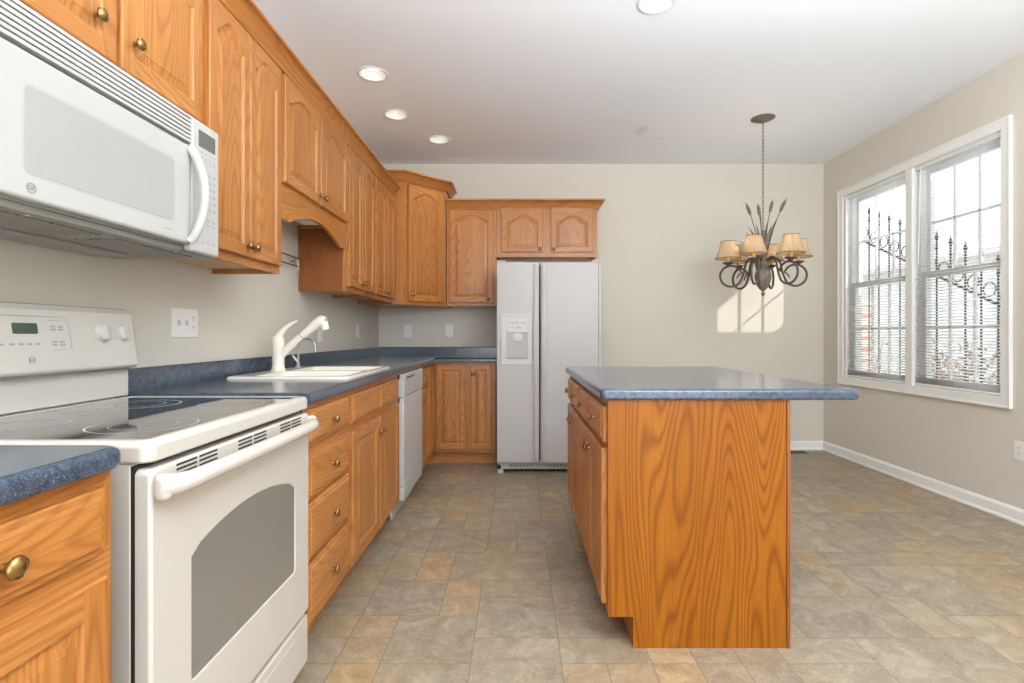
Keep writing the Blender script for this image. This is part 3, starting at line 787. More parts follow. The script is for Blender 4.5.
for x, y, r in ((.20, .115, .105), (.565, .115, .085), (.20, .375, .075), (.555, .375, .100), (.38, .40, .045)):
    rg = MB(); n = 56
    for rr, wd in ((r, .0022), (r*.62, .0012)) if r > .09 else ((r, .0022),):
        rg.grid([[(x+q*math.cos(2*PI*k/n), y+q*math.sin(2*PI*k/n), .9038) for k in range(n)] for q in (rr-wd, rr+wd)], RING)
    rg.build('burner_ring', ct)
# backguard
bg0 = dpt-.068
bk = MB()
prof = [(bg0+.018, .905), (dpt, .905), (dpt, 1.185), (bg0+.040, 1.190), (bg0+.020, 1.186), (bg0+.008, 1.172), (bg0-.012, 1.025), (bg0-.014, 1.006), (bg0-.006, 1.000), (bg0+.018, .997)]
bk.prism(prof, 'X', .006, RW-.002, WHITE); bgo = bk.build('backguard', t, bevel=.006, segs=3)
# sloped panel plane helper: point at fraction
pa = Vector((0, bg0-.012, 1.025)); pb = Vector((0, bg0+.008, 1.172)); pd = (pb-pa).normalized(); pn = Vector((0, -pd.z, pd.y))
tilt = math.atan2(pb.y-pa.y, pb.z-pa.z)
def on_panel(x, z, out=0.0):
    f = (z-pa.z)/pd.z; p = pa+pd*f+pn*out; return (x, p.y, p.z)
def panel_rect(mb, x0, x1, z0, z1, m, out=.0006, r=0.0):
    pts = rrect(x0, x1, z0, z1, r, 4) if r else [(x0, z0), (x1, z0), (x1, z1), (x0, z1)]
    i0 = mb.grid([[on_panel(x, z, 0) for x, z in pts], [on_panel(x, z, out) for x, z in pts]], m); mb.cap(i0+len(pts), len(pts), m)
for x in (.085, .165, .622, .702):
    kb = MB(); kb.lathe([(0, .0), (.029, .0), (.029, .003), (.025, .004), (.0235, .011), (.020, .013), (0, .013)], on_panel(x, 1.112, .0), pn, WHITE, 28)
    ko = kb.build('control_knob', bgo, smooth=45)
    kg = MB(); o_ = Vector(on_panel(x, 1.112, .013)); e1 = Vector((1,0,0)).cross(pn).normalized()
    for s in (1,):
        kg.grid([[o_+pn*h+Vector((1,0,0))*(sx*.0045)+e1*(sy*.022) for sx, sy in ((-1,-1),(1,-1),(1,1),(-1,1))] for h in (0, .005)], WHITEM)
        kg.cap(4, 4, WHITEM)
    kg.build('grip', ko)
    for a in (20, 90, 160, 215, 325):
        mk = MB(); dx, dz = .036*math.cos(R(a)), .036*math.sin(R(a)); panel_rect(mk, x+dx-.002, x+dx+.002, 1.112+dz-.0015, 1.112+dz+.0015, KEYS)
        mk.build('dial_mark', bgo)
mb = MB(); panel_rect(mb, .335, .405, 1.108, 1.136, LCD, .001, .004); mb.build('clock_display', bgo)
mb = MB()
for x in (.300, .330, .354, .378, .402): panel_rect(mb, x-.0065, x+.0065, 1.079, 1.084, KEYS)
for x in (.452, .476):
    for z in (1.128, 1.120, 1.086, 1.078): panel_rect(mb, x-.008, x+.008, z-.0026, z+.0022, KEYS)
panel_rect(mb, .442, .486, 1.143, 1.1445, KEYS); panel_rect(mb, .448, .488, 1.063, 1.0645, KEYS); mb.build('keypad', bgo)
mb = MB()
pts = [on_panel(x, z, .001) for x, z in [(.24, 1.155), (.475, 1.155), (.492, 1.150), (.500, 1.138), (.504, 1.10), (.504, 1.064)]]
mb.tube(pts, .0011, SHADOWG, 5); mb.build('panel_outline', bgo)
def badge(parent, loc, rot, r=.011, m=KEYS):
    mb = MB(); n = 28
    mb.grid([[(q*math.cos(2*PI*k/n), q*math.sin(2*PI*k/n), z) for k in range(n)] for q, z in ((r*.86, 0), (r*.86, .0008), (r, .0008), (r, 0))], m)
    b = mb.build('badge', parent, loc=loc, rot=rot)
    text_part('badge_letters', 'GE', r*1.15, m, b, (0,0,.0004), (0,0,0))
badge(bgo, on_panel(.378, 1.040, .0008), (R(90)-tilt, 0, 0), .010)
# oven door
DZ0, DZ1 = .205, .852
def oven_door():
    mb = MB(); x0, x1 = .004, RW-.004; yf, ybk = -.036, -.006
    bm = bmesh.new()
    def L(pts, y): return [bm.verts.new((x, y, z)) for x, z in pts]
    seq = [(0, ybk), (0, yf+.006), (.002, yf+.002), (.006, yf)]
    def out(d): return rrect(x0+d, x1-d, DZ0+d, DZ1-d, .012, 5)
    ls = [L(out(d), y) for d, y in seq]; n = len(ls[0])
    for a, b in zip(ls, ls[1:]):
        for j in range(n): bm.faces.new((a[j], a[(j+1) % n], b[(j+1) % n], b[j]))
    wx0, wx1, wz0, wz1, arch = .127, .650, .372, .648, .042
    W = [(wx0+.012, wz0), (wx1-.012, wz0), (wx1-.003, wz0+.003), (wx1, wz0+.012)]
    N = 16
    for k in range(N+1):
        s = 1-2*k/N; x = (wx0+wx1)/2+s*(wx1-wx0)/2
        W.append((x, wz1+arch*(1-s*s) - (.010 if k in (0, N) else 0)))
    W += [(wx0, wz0+.012), (wx0+.003, wz0+.003)]
    def sh(d):
        cx, cz = (wx0+wx1)/2, (wz0+wz1)/2; return [(cx+(x-cx)*(1-d/.26), cz+(z-cz)*(1-d/.15)) for x, z in W]
    w0 = L(W, yf); w1 = L(sh(.003), yf+.003)
    m_ = len(w0)
    for j in range(m_): bm.faces.new((w0[j], w0[(j+1) % m_], w1[(j+1) % m_], w1[j]))
    def E(vs): return [bm.edges.get((vs[i], vs[(i+1) % len(vs)])) or bm.edges.new((vs[i], vs[(i+1) % len(vs)])) for i in range(len(vs))]
    bmesh.ops.triangle_fill(bm, use_beauty=True, use_dissolve=False, edges=E(ls[-1])+E(w0)); bm.faces.new(ls[0])
    bmesh.ops.recalc_face_normals(bm, faces=bm.faces)
    me = bpy.data.meshes.new('oven_door'); bm.to_mesh(me); bm.free(); me.materials.append(WHITE)
    for p in me.polygons: p.use_smooth = True
    me.set_sharp_from_angle(angle=R(40)); flatten(me); o = bpy.data.objects.new('oven_door', me); COL.objects.link(o); o.parent = t
    g = MB(); P = sh(.003); i0 = g.grid([[(x, yf+.003, z) for x, z in P], [(x, yf+.012, z) for x, z in P]], OVENG); g.cap(i0, len(P), OVENG)
    g.build('oven_window', o)
    # vent band slots
    for gx in (.150, .386, .616):
        v = MB()
        for sx in (-.073, .004):
            for r in range(3):
                z = .826+.0095*r-.004
                v.face([(gx+sx, yf-.0006, z), (gx+sx+.069, yf-.0006, z), (gx+sx+.069, yf-.0006, z+.0048), (gx+sx, yf-.0006, z+.0048)], DARK)
        v.build('vent_slots', o, weld=False)
    h = MB(); n = 28; pts = []; rs = []
    for k in range(n+1):
        s = k/n; x = .018+(RW-.036)*s
        bow = math.sin(PI*s)**.5*.012
        e = min(1, min(s, 1-s)/.07); out = -.046-.022*(e**.6)-bow*0.6
        pts.append((x, yf+.036+out, .817+.000*s)); rs.append(.019 if e >= 1 else .019+.003*(1-e))
    h.tube(pts, rs, WHITE, 16); h.build('door_handle', o, smooth=60)
    for ex in (.018, RW-.018):
        hb = MB(); hb.box(ex-.014, ex+.014, -.066, -.034, .791, .843, WHITE); hb.build('handle_mount', o, bevel=.0125, segs=4)
    return o
od = oven_door()
mb = MB(); mb.box(.006, RW-.006, -.034, .0, .035, .190, WHITE); dr = mb.build('storage_drawer', t, bevel=.006, segs=3)
MB().box(.03, RW-.03, -.0375, -.034, .045, .165, WHITE).build('drawer_panel', dr, bevel=.003)

# ------------------------------------------------------------------ microwave
MF = -.983
t = thing('microwave', 'white over-the-range microwave with slatted top grille and bowed handle', 'microwave', (MF-.03, .988, 1.357), rot90)
md = MF-.03-XL-.006; MH = .412
mb = MB(); mb.box(.002, RW-.002, 0, md, .018, MH, WHITEM)
mb.box(.0, RW, -.001, md, .0, .018, MESHM); mb.build('case', t, bevel=.003)
fr = MB()
fr.box(.003, .610, -.030, -.001, .020, .318, WHITEM); mdr = fr.build('door', t, bevel=.008, segs=3)
# bezel and window
wp = rrect(.068, .528, .074, .252, .014, 5); wq = rrect(.064, .532, .070, .256, .018, 5)
mb = MB(); mb.grid([[(x, -.0302, z) for x, z in wq], [(x, -.0290, z) for x, z in wp]], GREYW); mb.build('window_rim', mdr)
mb = MB(); i0 = mb.grid([[(x, -.0306, z) for x, z in wp], [(x, -.0296, z) for x, z in wp]], MWG); mb.cap(i0, len(wp), MWG); mb.build('door_window', mdr)
badge(mdr, (.083, -.0305, .045), (R(90), 0, 0), .011)
mb = MB(); mb.face([(.480, -.0305, .046), (.520, -.0305, .046), (.520, -.0305, .0485), (.480, -.0305, .0485)], KEYS)
mb.face([(.524, -.0305, .047), (.540, -.0305, .047), (.540, -.0305, .048), (.524, -.0305, .048)], KEYS); mb.build('model_mark', mdr)
# handle
pts = []; rs = []
for k in range(23):
    s = k/22; z = .028+.278*s; b = math.sin(PI*s)
    pts.append((.598+.006*b, -.033-.042*b**.7, z)); rs.append(.013)
hd = MB(); hd.tube(pts, rs, WHITEM, 14); hd.build('door_handle', mdr, smooth=60)
# control side
cp = MB(); cp.box(.612, RW-.001, -.030, -.001, .002, MH-.001, WHITEM); cpo = cp.build('control_panel', t, bevel=.008, segs=3)
mb = MB(); mb.box(.646, .734, -.0308, -.028, .332, .383, LCDG); mb.build('display', cpo)
mb = MB()
def key(x0, x1, z0, z1, m): mb.face([(x0, -.0304, z0), (x1, -.0304, z0), (x1, -.0304, z1), (x0, -.0304, z1)], m)
rk = random.Random(3)
for zz in (.316, .300, .290): 
    for xx in (.662, .684, .706, .728): key(xx-.007, xx+.007, zz, zz+.0028, KEYS if rk.random() < .7 else KEYP)
for r_ in range(6):
    zz = .250-.0215*r_
    for xx in (.682, .706, .730):
        key(xx-.008, xx+.006, zz, zz+.004, KEYS if xx > .69 else KEYP); key(xx-.008, xx+.002, zz+.007, zz+.009, KEYS)
for zz in (.108, .092, .036): 
    for xx in (.668, .696, .724): key(xx-.008, xx+.008, zz, zz+.0035, KEYS)
mb.build('keypad', cpo, weld=False)
# grille
gr = MB(); gr.box(.002, .610, -.010, -.001, .322, MH-.001, SHADOWG)
for k in range(7):
    z = .326+.0122*k
    gr.prism([(-.031, z), (-.031, z+.0078), (-.012, z+.0098), (-.010, z+.0012)], 'X', .003, .6095, WHITEM)
gr.build('top_grille', t)
un = MB(); un.box(.03, .34, .03, .15, -.003, 0, FILTER); un.build('grease_filter', t)
un = MB(); un.box(.40, .71, .03, .15, -.003, 0, FILTER); un.build('grease_filter', t)
un = MB(); un.box(.10, .66, .20, .30, -.008, 0, SHADOWG); un.build('lamp_cover', t, bevel=.002)
for x in (.12, .60, .64): MB().lathe([(0,0),(.006,0),(.006,.003),(0,.003)], (x, .012, -.0035), (0,0,1), STEEL, 12).build('screw', t)

# ------------------------------------------------------------------ dishwasher
t = thing('dishwasher', 'white built-in dishwasher under the worktop beyond the sink', 'dishwasher', (FX, 3.165, 0), rot90)
MB().box(.003, .607, .006, BD-.01, .105, .868, GREYW).build('tub', t)
MB().box(.0, .610, -.032, .004, .200, .728, WHITEM).build('door', t, bevel=.004)
cpd = MB().box(.0, .610, -.034, .004, .732, .872, WHITEM).build('control_panel', t, bevel=.004)
MB().box(.002, .608, -.030, .004, .114, .196, WHITEM).build('access_panel', t, bevel=.003)
MB().box(.0, .610, .040, .055, .0, .112, WHITEM).build('toe_panel', t, bevel=.003)
mb = MB()
for a, b in ((.07, .15), (.17, .25), (.27, .31)): mb.face([(a, -.0345, .838), (b, -.0345, .838), (b, -.0345, .850), (a, -.0345, .850)], DARK)
for r_ in range(3):
    for k in range(4): mb.face([(.10+.11*k, -.0345, .81-.022*r_), (.17+.11*k, -.0345, .81-.022*r_), (.17+.11*k, -.0345, .813-.022*r_), (.10+.11*k, -.0345, .813-.022*r_)], KEYS)
mb.build('control_marks', cpd, weld=False)
for a, b in ((.70, .73), (.84, .868)): MB().box(-.006, .0, -.006, .002, a, b, DARK).build('mounting_clip', t)

# ------------------------------------------------------------------ refrigerator
FXc0, FXc1, FD = -.166, .668, 4.22
t = thing('refrigerator', 'white side-by-side refrigerator with ice dispenser in its left door', 'refrigerator', (FXc0, FD, 0))
fw = FXc1-FXc0; split = .343
MB().box(.004, fw-.004, .070, YB-FD-.05, .03, 1.672, FRIDGE).build('case', t, bevel=.004)
def fdoor(name, a, b):
    n = 10; prof = []
    for k in range(n+1):
        s = k/n; prof.append((a+(b-a)*s, .0-.010*math.sin(PI*s)))
    mb = MB(); prof += [(b, .062), (a, .062)]
    mb.prism(prof, 'Z', .088, 1.685, FRIDGE); return mb.build(name, t, bevel=.006, segs=3)
fl = fdoor('freezer_door', .0, split-.004); fr_ = fdoor('fridge_door', split+.006, fw-.022)
MB().box(.01, fw-.01, .060, .072, .09, 1.67, DARK).build('door_gasket', t)
def fhandle(par, x, side):
    pts = [(x, -.012, .11), (x, -.020, .16), (x, -.028, .80), (x, -.038, .92), (x, -.040, 1.10), (x, -.038, 1.25), (x, -.028, 1.36), (x, -.020, 1.62), (x, -.012, 1.67)]
    mb = MB(); loops = []
    for px, py, pz in pts:
        w = .018 if .9 > pz or pz > 1.27 else .022
        loops.append([(px-w, .0, pz), (px-w, py+.006, pz), (px-w*.5, py, pz), (px+w*.5, py, pz), (px+w, py+.006, pz), (px+w, .0, pz)])
    i0 = mb.grid(loops, FRIDGE); mb.cap(i0, 6, FRIDGE); mb.cap(i0+6*(len(pts)-1), 6, FRIDGE)
    mb.build('handle', par, smooth=50)
fhandle(fl, split-.030, 1); fhandle(fr_, split+.034, -1)
# dispenser
dx0, dx1, dz0, dz1 = .035, .285, .868, 1.275
mb = MB()
Y0, Y1 = -.014, -.004
mb.box(dx0, dx1, Y0, Y1+.004, dz1-.022, dz1, WHITEM); mb.box(dx0, dx1, Y0, Y1+.004, dz0, dz0+.045, WHITEM)
mb.box(dx0, dx0+.043, Y0, Y1+.004, dz0+.045, dz1-.022, WHITEM); mb.box(dx1-.036, dx1, Y0, Y1+.004, dz0+.045, dz1-.022, WHITEM)
mb.box(dx0+.043, dx1-.036, Y0, Y1+.004, 1.128, dz1-.022, WHITEM)
ds = mb.build('dispenser_bezel', fl, weld=False, bevel=.002)
mb = MB(); a, b, c, d = dx0+.043, dx1-.036, dz0+.045, 1.128
yb_ = -.0105
mb.face([(a, yb_, c), (b, yb_, c), (b, yb_, d), (a, yb_, d)], SHADOWG); mb.box(a+.01, b-.01, -.0135, yb_, c, c+.012, GREYW); mb.build('dispenser_recess', fl, weld=False)
mb = MB(); mb.lathe([(0,0),(.042,.0),(.040,.004),(.026,.007),(0,.008)], ((a+b)/2, -.0105, 1.085), (0,-1,0), WHITEM, 24)
o = mb.build('dispenser_paddle', fl, smooth=50)
mb = MB()
for xx in (.105, .135, .165, .20, .225): mb.box(xx-.008, xx+.006, -.0146, -.0138, 1.196, 1.206, KEYS)
for xx in (.125, .165, .185): mb.box(xx-.007, xx+.007, -.0146, -.0138, 1.158, 1.168, KEYS)
mb.box(.083, .088, -.0146, -.0138, 1.135, 1.142, DARK); mb.build('dispenser_keys', fl, weld=False)
mb = MB(); mb.box(.02, fw-.02, .045, .060, .028, .082, WHITEM)
for k in range(26): mb.box(.10+.027*k, .10+.027*k+.021, .0435, .0452, .038, .068, GREYW)
mb.build('toe_grille', t, weld=False)
for x in (.03, fw-.05): MB().box(x-.022, x+.022, .015, .06, 0, .030, WHITEM).lathe([(0,0),(.018,0),(.018,.02),(0,.02)], (x-.012, .03, .050), (0,-1,0), DARK, 14).build('foot', t, bevel=.003)
for x in (.03, fw-.055): MB().box(x-.03, x+.04, -.004, .09, 1.685, 1.698, WHITEM).build('hinge_cover', t, bevel=.004)
MB().box(fw-.018, fw, .015, .075, .09, 1.685, FRIDGE).build('side_trim', t, bevel=.002)

# ------------------------------------------------------------------ island
IX0, IX1, IY0, IY1 = .320, .950, 1.869, 3.200
t = thing('island_cabinet', 'oak kitchen island with figured end panel, four drawers over four doors', 'island', (IX0, IY1, 0), -rot90)
iw = IY1-IY0; idp = IX1-IX0-.012
base_body(t, iw-.012, idp, STD, toe=.09, toeh=.111)
# end panel facing the camera, notched for the toe kick, and its edge strip
mb = MB(); mb.prism([(0, .111), (.088, .111), (.088, 0), (idp+.010, 0), (idp+.010, .876), (0, .876)], 'X', iw-.012, iw, OAK_PANEL); mb.build('end_panel', t)
mb = MB(); mb.box(.0, iw+.003, idp+.0115, idp+.024, 0, .876, OAK_SIDE); mb.build('back_panel', t, bevel=.002)
# local x runs toward the camera; world y = IY1 - x
def wy(y): return IY1-y
drs = [(1.898, 2.246), (2.262, 2.606), (2.640, 2.905), (2.920, 3.178)]
for i, (a, b) in enumerate(drs):
    add_drawer(t, wy(b), wy(a), .722, .850)
    ky = b-.035 if i in (0, 2) else a+.035
    add_door(t, wy(b), wy(a), .145, .700, knob=(wy(ky), .635), st=.048)
def isl(d):
    return rrect(.292+d, 1.206-d, 1.857+d, 3.222-d, .020, 5)
o = round_edge_top('worktop', isl, [], None)
tag(o, 'blue speckled laminate worktop overhanging the oak island', 'worktop', 'blue laminate worktops')

# ------------------------------------------------------------------ outlets, rail, vent
def plate(name, label, loc, rz, w, devices, group='white wall plates', h=.115):
    t = thing(name, label, 'outlet', loc, rz, group)
    MB().box(-w/2, w/2, -.005, 0, -h/2, h/2, TRIMW).build('cover_plate', t, bevel=.002)
    for x, kind in devices:
        if kind == 'outlet':
            mb = MB()
            mb.box(x-.0165, x+.0165, -.007, -.005, -.034, .034, TRIMW)
            o = mb.build('receptacle', t, bevel=.001); mb = MB()
            for dz in (-.018, .018):
                for dx in (-.006, .006): mb.box(x+dx-.001, x+dx+.001, -.0074, -.0069, dz, dz+.008, DARK)
                mb.box(x-.002, x+.002, -.0074, -.0069, dz-.008, dz-.005, DARK)
            mb.build('slots', o, weld=False)
        else:
            MB().box(x-.005, x+.005, -.012, -.005, -.010, .010, WHITEM).box(x-.009, x+.009, -.0058, -.0048, -.016, .016, TRIMW).build('toggle', t, weld=False)
    return t
plate('switch_plate', 'three-gang white plate, two switches and outlet, between range and sink', (XL, 2.125, 1.153), rot90, .165, [(-.046, 't'), (0, 't'), (.046, 'outlet')])
plate('outlet_plate', 'white outlet plate on the left wall behind the faucet spout', (XL, 3.58, 1.115), rot90, .07, [(0, 'outlet')])
plate('outlet_plate', 'white outlet plate on the left wall close to the back corner', (XL, 4.42, 1.14), rot90, .07, [(0, 'outlet')])
plate('outlet_plate', 'left white outlet plate on the back wall above the backsplash', (-1.052, YB, 1.143), 0, .07, [(0, 'outlet')])
plate('outlet_plate', 'white outlet plate on the back wall nearest the refrigerator', (-.655, YB, 1.147), 0, .07, [(0, 'outlet')])
plate('outlet_plate', 'white outlet plate low on the right wall beneath the window', (XR, 3.105, .425), -rot90, .07, [(0, 'outlet')])
t = thing('hanging_rail', 'dark double wire rail with a hook on the wall under the valance', 'rail', (XL, 2.85, 1.553))
mb = MB(); mb.tube([(.030, -.30, .008), (.030, .345, .008)], .004, RODM, 8).tube([(.026, -.30, -.040), (.026, .30, -.040)], .004, RODM, 8); mb.build('rods', t)
for by in (.262, -.28): MB().tube([(0, by, -.016), (.026, by, -.016), (.030, by, .008)], .003, RODM, 8).tube([(.026, by, -.016), (.026, by, -.040)], .003, RODM, 8).build('bracket', t)
MB().tube([(.030, .30, .008), (.034, .30, -.03), (.034, .30, -.075)]+[(.034, .30-.014+.014*math.cos(R(a)), -.075-.014*math.sin(R(a))) for a in range(20, 200, 20)], .002, STEEL, 6).build('hook', t, smooth=60)
t = thing('floor_vent', 'brown slotted floor register by the back wall baseboard behind the island', 'vent', (2.56, 4.99, .0006))
mb = MB(); mb.box(-.16, .16, -.055, .055, 0, .004, BRONZED); mb.build('frame', t, bevel=.001)
mb = MB()
for k in range(14): mb.box(-.14+.02*k, -.14+.02*k+.010, -.04, .04, .004, .0048, DARK)
mb.build('slots', t, weld=False)

# ------------------------------------------------------------------ recessed lights
lab = ['recessed ceiling light nearest the left cabinets, first of the row toward the back', 'recessed ceiling light, middle of the three above the left run',
       'recessed ceiling light farthest back, near the corner cabinet', 'recessed ceiling light at the top centre frame edge',
       'recessed ceiling light out of frame above the range', 'recessed ceiling light out of frame above the camera']
for i, (x, y) in enumerate(LIGHTS):
    t = thing('recessed_light', lab[i], 'ceiling light', (x, y, ZC), 0, 'round recessed ceiling lights')
    mb = MB(); n = 36
    mb.grid([[(r*math.cos(2*PI*k/n), r*math.sin(2*PI*k/n), z) for k in range(n)] for r, z in ((.081, .0), (.095, -.0005), (.097, -.004), (.090, -.007), (.080, -.004), (.062, .045), (.060, .075))], TRIMW)
    mb.build('trim_ring', t, smooth=50)
    mb = MB(); mb.lathe([(0, .060), (.060, .060), (.060, .055), (.045, .048), (0, .046)], (0,0,0), (0,0,1), LENS, 30); mb.build('lamp_lens', t, smooth=50)
    lamp('downlight', 'SPOT', (x, y, ZC-.02), 10, (.97, .98, 1), spot_size=R(110), spot_blend=.9, shadow_soft_size=.06).parent = None

# ------------------------------------------------------------------ chandelier
HX, HY = 1.862, 4.02
t = thing('chandelier', 'bronze six-arm chandelier with cattails and small woven shades', 'chandelier', (HX, HY, ZC))
def zz(z): return z-ZC
MB().lathe([(0, -.045), (.008, -.040), (.014, -.030), (.050, -.020), (.078, -.008), (.086, -.003), (.086, 0), (0, 0)], (0,0,0), (0,0,1), BRONZE, 32).build('canopy', t, smooth=50)
mb = MB(); z = ZC-.045; k = 0
while z > 1.90:
    ax = (k % 2); pts = []
    for a in range(0, 361, 40):
        c, s_ = math.cos(R(a)), math.sin(R(a)); pts.append(((.007*c if ax else 0), (0 if ax else .007*c), zz(z-.016+.018*s_)))
    mb.tube(pts, .0018, BRONZED, 5, caps=False); z -= .029; k += 1
mb.build('chain', t, smooth=60)
body = [(0, 1.400), (.008, 1.403), (.014, 1.414), (.012, 1.424), (.007, 1.432), (.010, 1.440), (.026, 1.452), (.046, 1.480), (.060, 1.520), (.064, 1.550), (.056, 1.580), (.036, 1.605), (.026, 1.615), (.030, 1.622), (.040, 1.632), (.048, 1.650), (.040, 1.662), (.020, 1.672), (.015, 1.70), (.020, 1.73), (.014, 1.76), (.010, 1.90), (0, 1.905)]
# fluted urn
mb = MB(); n = 48; loops = []
for r, z in body:
    fl_ = .10 if 1.44 < z < 1.60 else 0
    loops.append([(r*(1-fl_*abs(math.sin(4*2*PI*k/n)))*math.cos(2*PI*k/n), r*(1-fl_*abs(math.sin(4*2*PI*k/n)))*math.sin(2*PI*k/n), zz(z)) for k in range(n)])
mb.grid(loops, BRONZE); mb.build('column', t, smooth=60)
for i in range(6):
    a = R(-9+60*i); ca, sa = math.cos(a), math.sin(a)
    path = [(.020, 1.64), (.050, 1.675), (.078, 1.690), (.104, 1.682), (.122, 1.655), (.132, 1.610), (.142, 1.565), (.160, 1.520)]
    cx, cz, rr = .230, 1.555, .080
    for d in range(215, 215+320, 14): path.append((cx+rr*math.cos(R(d)), cz+rr*math.sin(R(d))))
    path += [(cx-.058, cz+.012), (cx-.044, cz-.010), (cx-.040, cz-.02)]
    am = MB(); am.tube([(r*ca, r*sa, zz(z)) for r, z in path], [.0085]*(len(path)-4)+[.007, .006, .005, .004], BRONZED, 8)
    arm = am.build('arm', t, smooth=60)
    sx, sy = .252*ca, .252*sa
    MB().lathe([(0, 0), (.010, 0), (.012, .006), (.026, .016), (.040, .024), (.041, .028), (.018, .027), (0, .027)], (sx, sy, zz(1.632)), (0,0,1), BRONZED, 24).build('candle_cup', arm, smooth=50)
    MB().lathe([(0, 0), (.0115, 0), (.0115, .055), (0, .056)], (sx, sy, zz(1.658)), (0,0,1), CANDLE, 14).build('candle_sleeve', arm, smooth=50)
    sh = MB(); n = 32; pr = [(.094, 1.690), (.091, 1.695), (.074, 1.745), (.061, 1.790), (.053, 1.822)]
    sh.grid([[(sx+r*math.cos(2*PI*k/n), sy+r*math.sin(2*PI*k/n), zz(z)) for k in range(n)] for r, z in pr], SHADE)
    so = sh.build('lamp_shade', t, smooth=60)
    for r, z in ((.0945, 1.691), (.0535, 1.820)):
        tr_ = MB(); tr_.tube([(sx+r*math.cos(2*PI*k/n), sy+r*math.sin(2*PI*k/n), zz(z)) for k in range(n+1)], .0028, SHADETRIM, 6, caps=False)
        tr_.build('shade_trim', so, smooth=60)
    MB().lathe([(0, 0), (.012, .002), (.019, .022), (.019, .036), (.012, .056), (.004, .072), (0, .076)], (sx, sy, zz(1.716)), (0,0,1), BULB, 16).build('bulb', so, smooth=60)
    lamp('shade_light', 'POINT', (HX+sx, HY+sy, 1.755), 4.5, (1, .82, .60), shadow_soft_size=.02)
# cattails: px target -> spread of stalks
cat = [(-.118, .02, 2.115, -.10), (-.060, -.05, 2.09, -.045), (-.004, .03, 2.02, 0), (.092, .04, 2.145, .085), (.158, -.03, 2.135, .16)]
for i, (x, y, z, _) in enumerate(cat):
    base = Vector((x*.12, y*.3, zz(1.68))); tip = Vector((x*1.05, y, zz(z)))
    mid = base.lerp(tip, .6)+Vector((-x*.25, 0, .01))
    def bz(u): return base*(1-u)**2+mid*2*u*(1-u)+tip*u*u
    P = [bz(k/12) for k in range(13)]
    st = MB().tube(P, .0028, BRONZED, 6).build('cattail_stem', t, smooth=60)
    if i != 2:
        hd = MB(); q = [bz(.72+.24*k/8) for k in range(9)]; hd.tube(q, [.003, .009, .0115, .012, .012, .012, .0115, .009, .003], BRONZE, 10); hd.build('cattail_head', st, smooth=60)
leaves = [(-.115, .0, 1.93), (.115, .0, 2.00), (.055, .03, 1.99), (-.19, .03, 1.83), (.04, -.05, 1.93), (-.03, .05, 1.96), (-.15, -.04, 1.88)]
for x, y, z in leaves:
    base = Vector((x*.15, y*.2, zz(1.66))); tip = Vector((x, y, zz(z))); mid = base.lerp(tip, .5)+Vector((-x*.3, 0, .03))
    P = [base*(1-u)**2+mid*2*u*(1-u)+tip*u*u for u in [k/10 for k in range(11)]]
    wd = [.005, .010, .0135, .015, .015, .014, .012, .010, .007, .004, .0008]
    mb = MB(); loops = []
    for p, w in zip(P, wd): loops.append([p+Vector((-w, 0, 0)), p+Vector((0, -.0025, 0)), p+Vector((w, 0, 0)), p+Vector((0, .0015, 0))])
    i0 = mb.grid(loops, BRONZE); mb.cap(i0, 4, BRONZE); mb.build('reed_leaf', t, smooth=30)

# ------------------------------------------------------------------ outside
struct(MB().box(3.2, 40, -14, 40, -.9, -.7, GROUND).build('ground'))
t = thing('neighbour_house', 'pale whitewashed brick house across the yard behind the iron railing', 'house', (9.0, 13, -.7))
mb = MB(); mb.box(0, 6, -7, 9, 0, 3.35, BRICKW); mb.build('wall', t)
mb = MB(); mb.prism([(-.35, 3.30), (-.35, 3.42), (3.0, 5.0), (6.35, 3.42), (6.35, 3.30)], 'Y', -7.3, 9.3, ROOFM); mb.build('roof', t)
t = thing('brick_pier', 'red brick pier standing just outside the window by the back corner', 'pier', (4.75, 7.2, -.7))
MB().box(-.14, .0, -.10, .12, 0, 2.2, BRICKR).build('shaft', t); MB().box(-.16, .02, -.12, .14, 2.2, 2.26, GROUND).build('cap', t, bevel=.01)
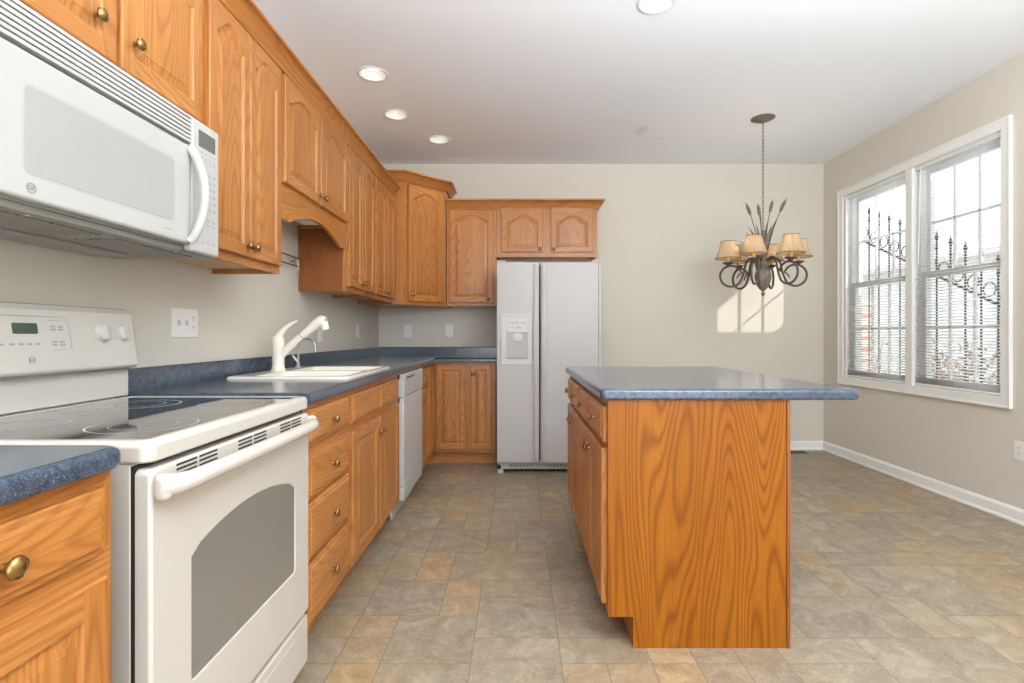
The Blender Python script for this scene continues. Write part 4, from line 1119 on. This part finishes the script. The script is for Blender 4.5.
# made-up wall out of view, added to block sun on the lower window
struct(MB().box(3.6, 9.5, 1.2, 2.0, -.7, 3.94, BRICKW).build('wall_sun_blocker'))
t = thing('iron_railing', 'black wrought-iron stair railing with spear finials and ring scrolls outside', 'railing', (4.2, 5.2, -.7))
def rz_(y): return 2.118-.486*(6.17-y)
mb = MB(); ya, yb = 3.9, 7.2
def LL(x, y, z): return (x-4.2, y-5.2, z+.7)
mb.tube([LL(4.2, ya, rz_(ya)), LL(4.2, yb, rz_(yb))], .014, IRON, 8); mb.build('top_rail', t)
mb = MB(); mb.tube([LL(4.2, ya, max(rz_(ya)-1.9, -.66)), LL(4.2, yb, rz_(yb)-1.9)], .012, IRON, 8); mb.build('bottom_rail', t)
y = ya+.05
while y < yb:
    zt = rz_(y)+.36; pk = MB(); pk.tube([LL(4.2, y, -.69), LL(4.2, y, zt)], .0085, IRON, 8); po = pk.build('picket', t)
    MB().lathe([(0, -.10), (.008, -.10), (.016, -.085), (.008, -.07), (.013, -.05), (.007, -.035), (.008, -.01), (.018, .02), (.011, .05), (0, .10)], LL(4.2, y, zt), (0,0,1), IRON, 10).build('spear_finial', po, smooth=50)
    yc = y+.085; zc = rz_(yc)+.10
    MB().tube([LL(4.2, yc+.062*math.cos(R(a)), zc+.062*math.sin(R(a))) for a in range(0, 361, 20)], .006, IRON, 6, caps=False).build('ring_scroll', t, smooth=60)
    y += .17
def shrub(label, cx, cy, h, spread, seed, leafy):
    rs_ = random.Random(seed)
    t = thing('dry_shrub', label, 'shrub', (cx, cy, -.7), 0, 'dry shrubs outside the window')
    mb = MB(); lf = MB()
    for k in range(34):
        a = rs_.uniform(0, 2*PI); r = rs_.uniform(.2, 1)*spread; hh = h*rs_.uniform(.55, 1)
        p0 = Vector((rs_.uniform(-.1, .1), rs_.uniform(-.1, .1), 0)); p2 = Vector((r*math.cos(a), r*math.sin(a), hh)); p1 = p0.lerp(p2, .5)+Vector((0,0,.25*hh))
        P = [p0*(1-u)**2+p1*2*u*(1-u)+p2*u*u for u in [q/7 for q in range(8)]]
        mb.tube(P, [.009-.001*q for q in range(8)], TWIG, 5)
        for q in range(leafy):
            u = rs_.uniform(.35, 1); c = p0*(1-u)**2+p1*2*u*(1-u)+p2*u*u+Vector([rs_.gauss(0, .05) for _ in range(3)])
            d1 = Vector([rs_.gauss(0, 1) for _ in range(3)]).normalized()*.035; d2 = d1.cross(Vector([rs_.gauss(0, 1) for _ in range(3)])).normalized()*.016
            lf.face([c-d1, c+d2, c+d1, c-d2], LEAFD)
    mb.build('stems', t); lo = lf.build('foliage', t, weld=False); tag(lo, kind='stuff')
shrub('dry leafy shrub in front of the pale house, low in the near window', 5.6, 6.75, 1.75, .70, 5, 55)
shrub('bare arching twiggy shrub, low in the far window', 5.7, 8.6, 1.9, .7, 9, 3)
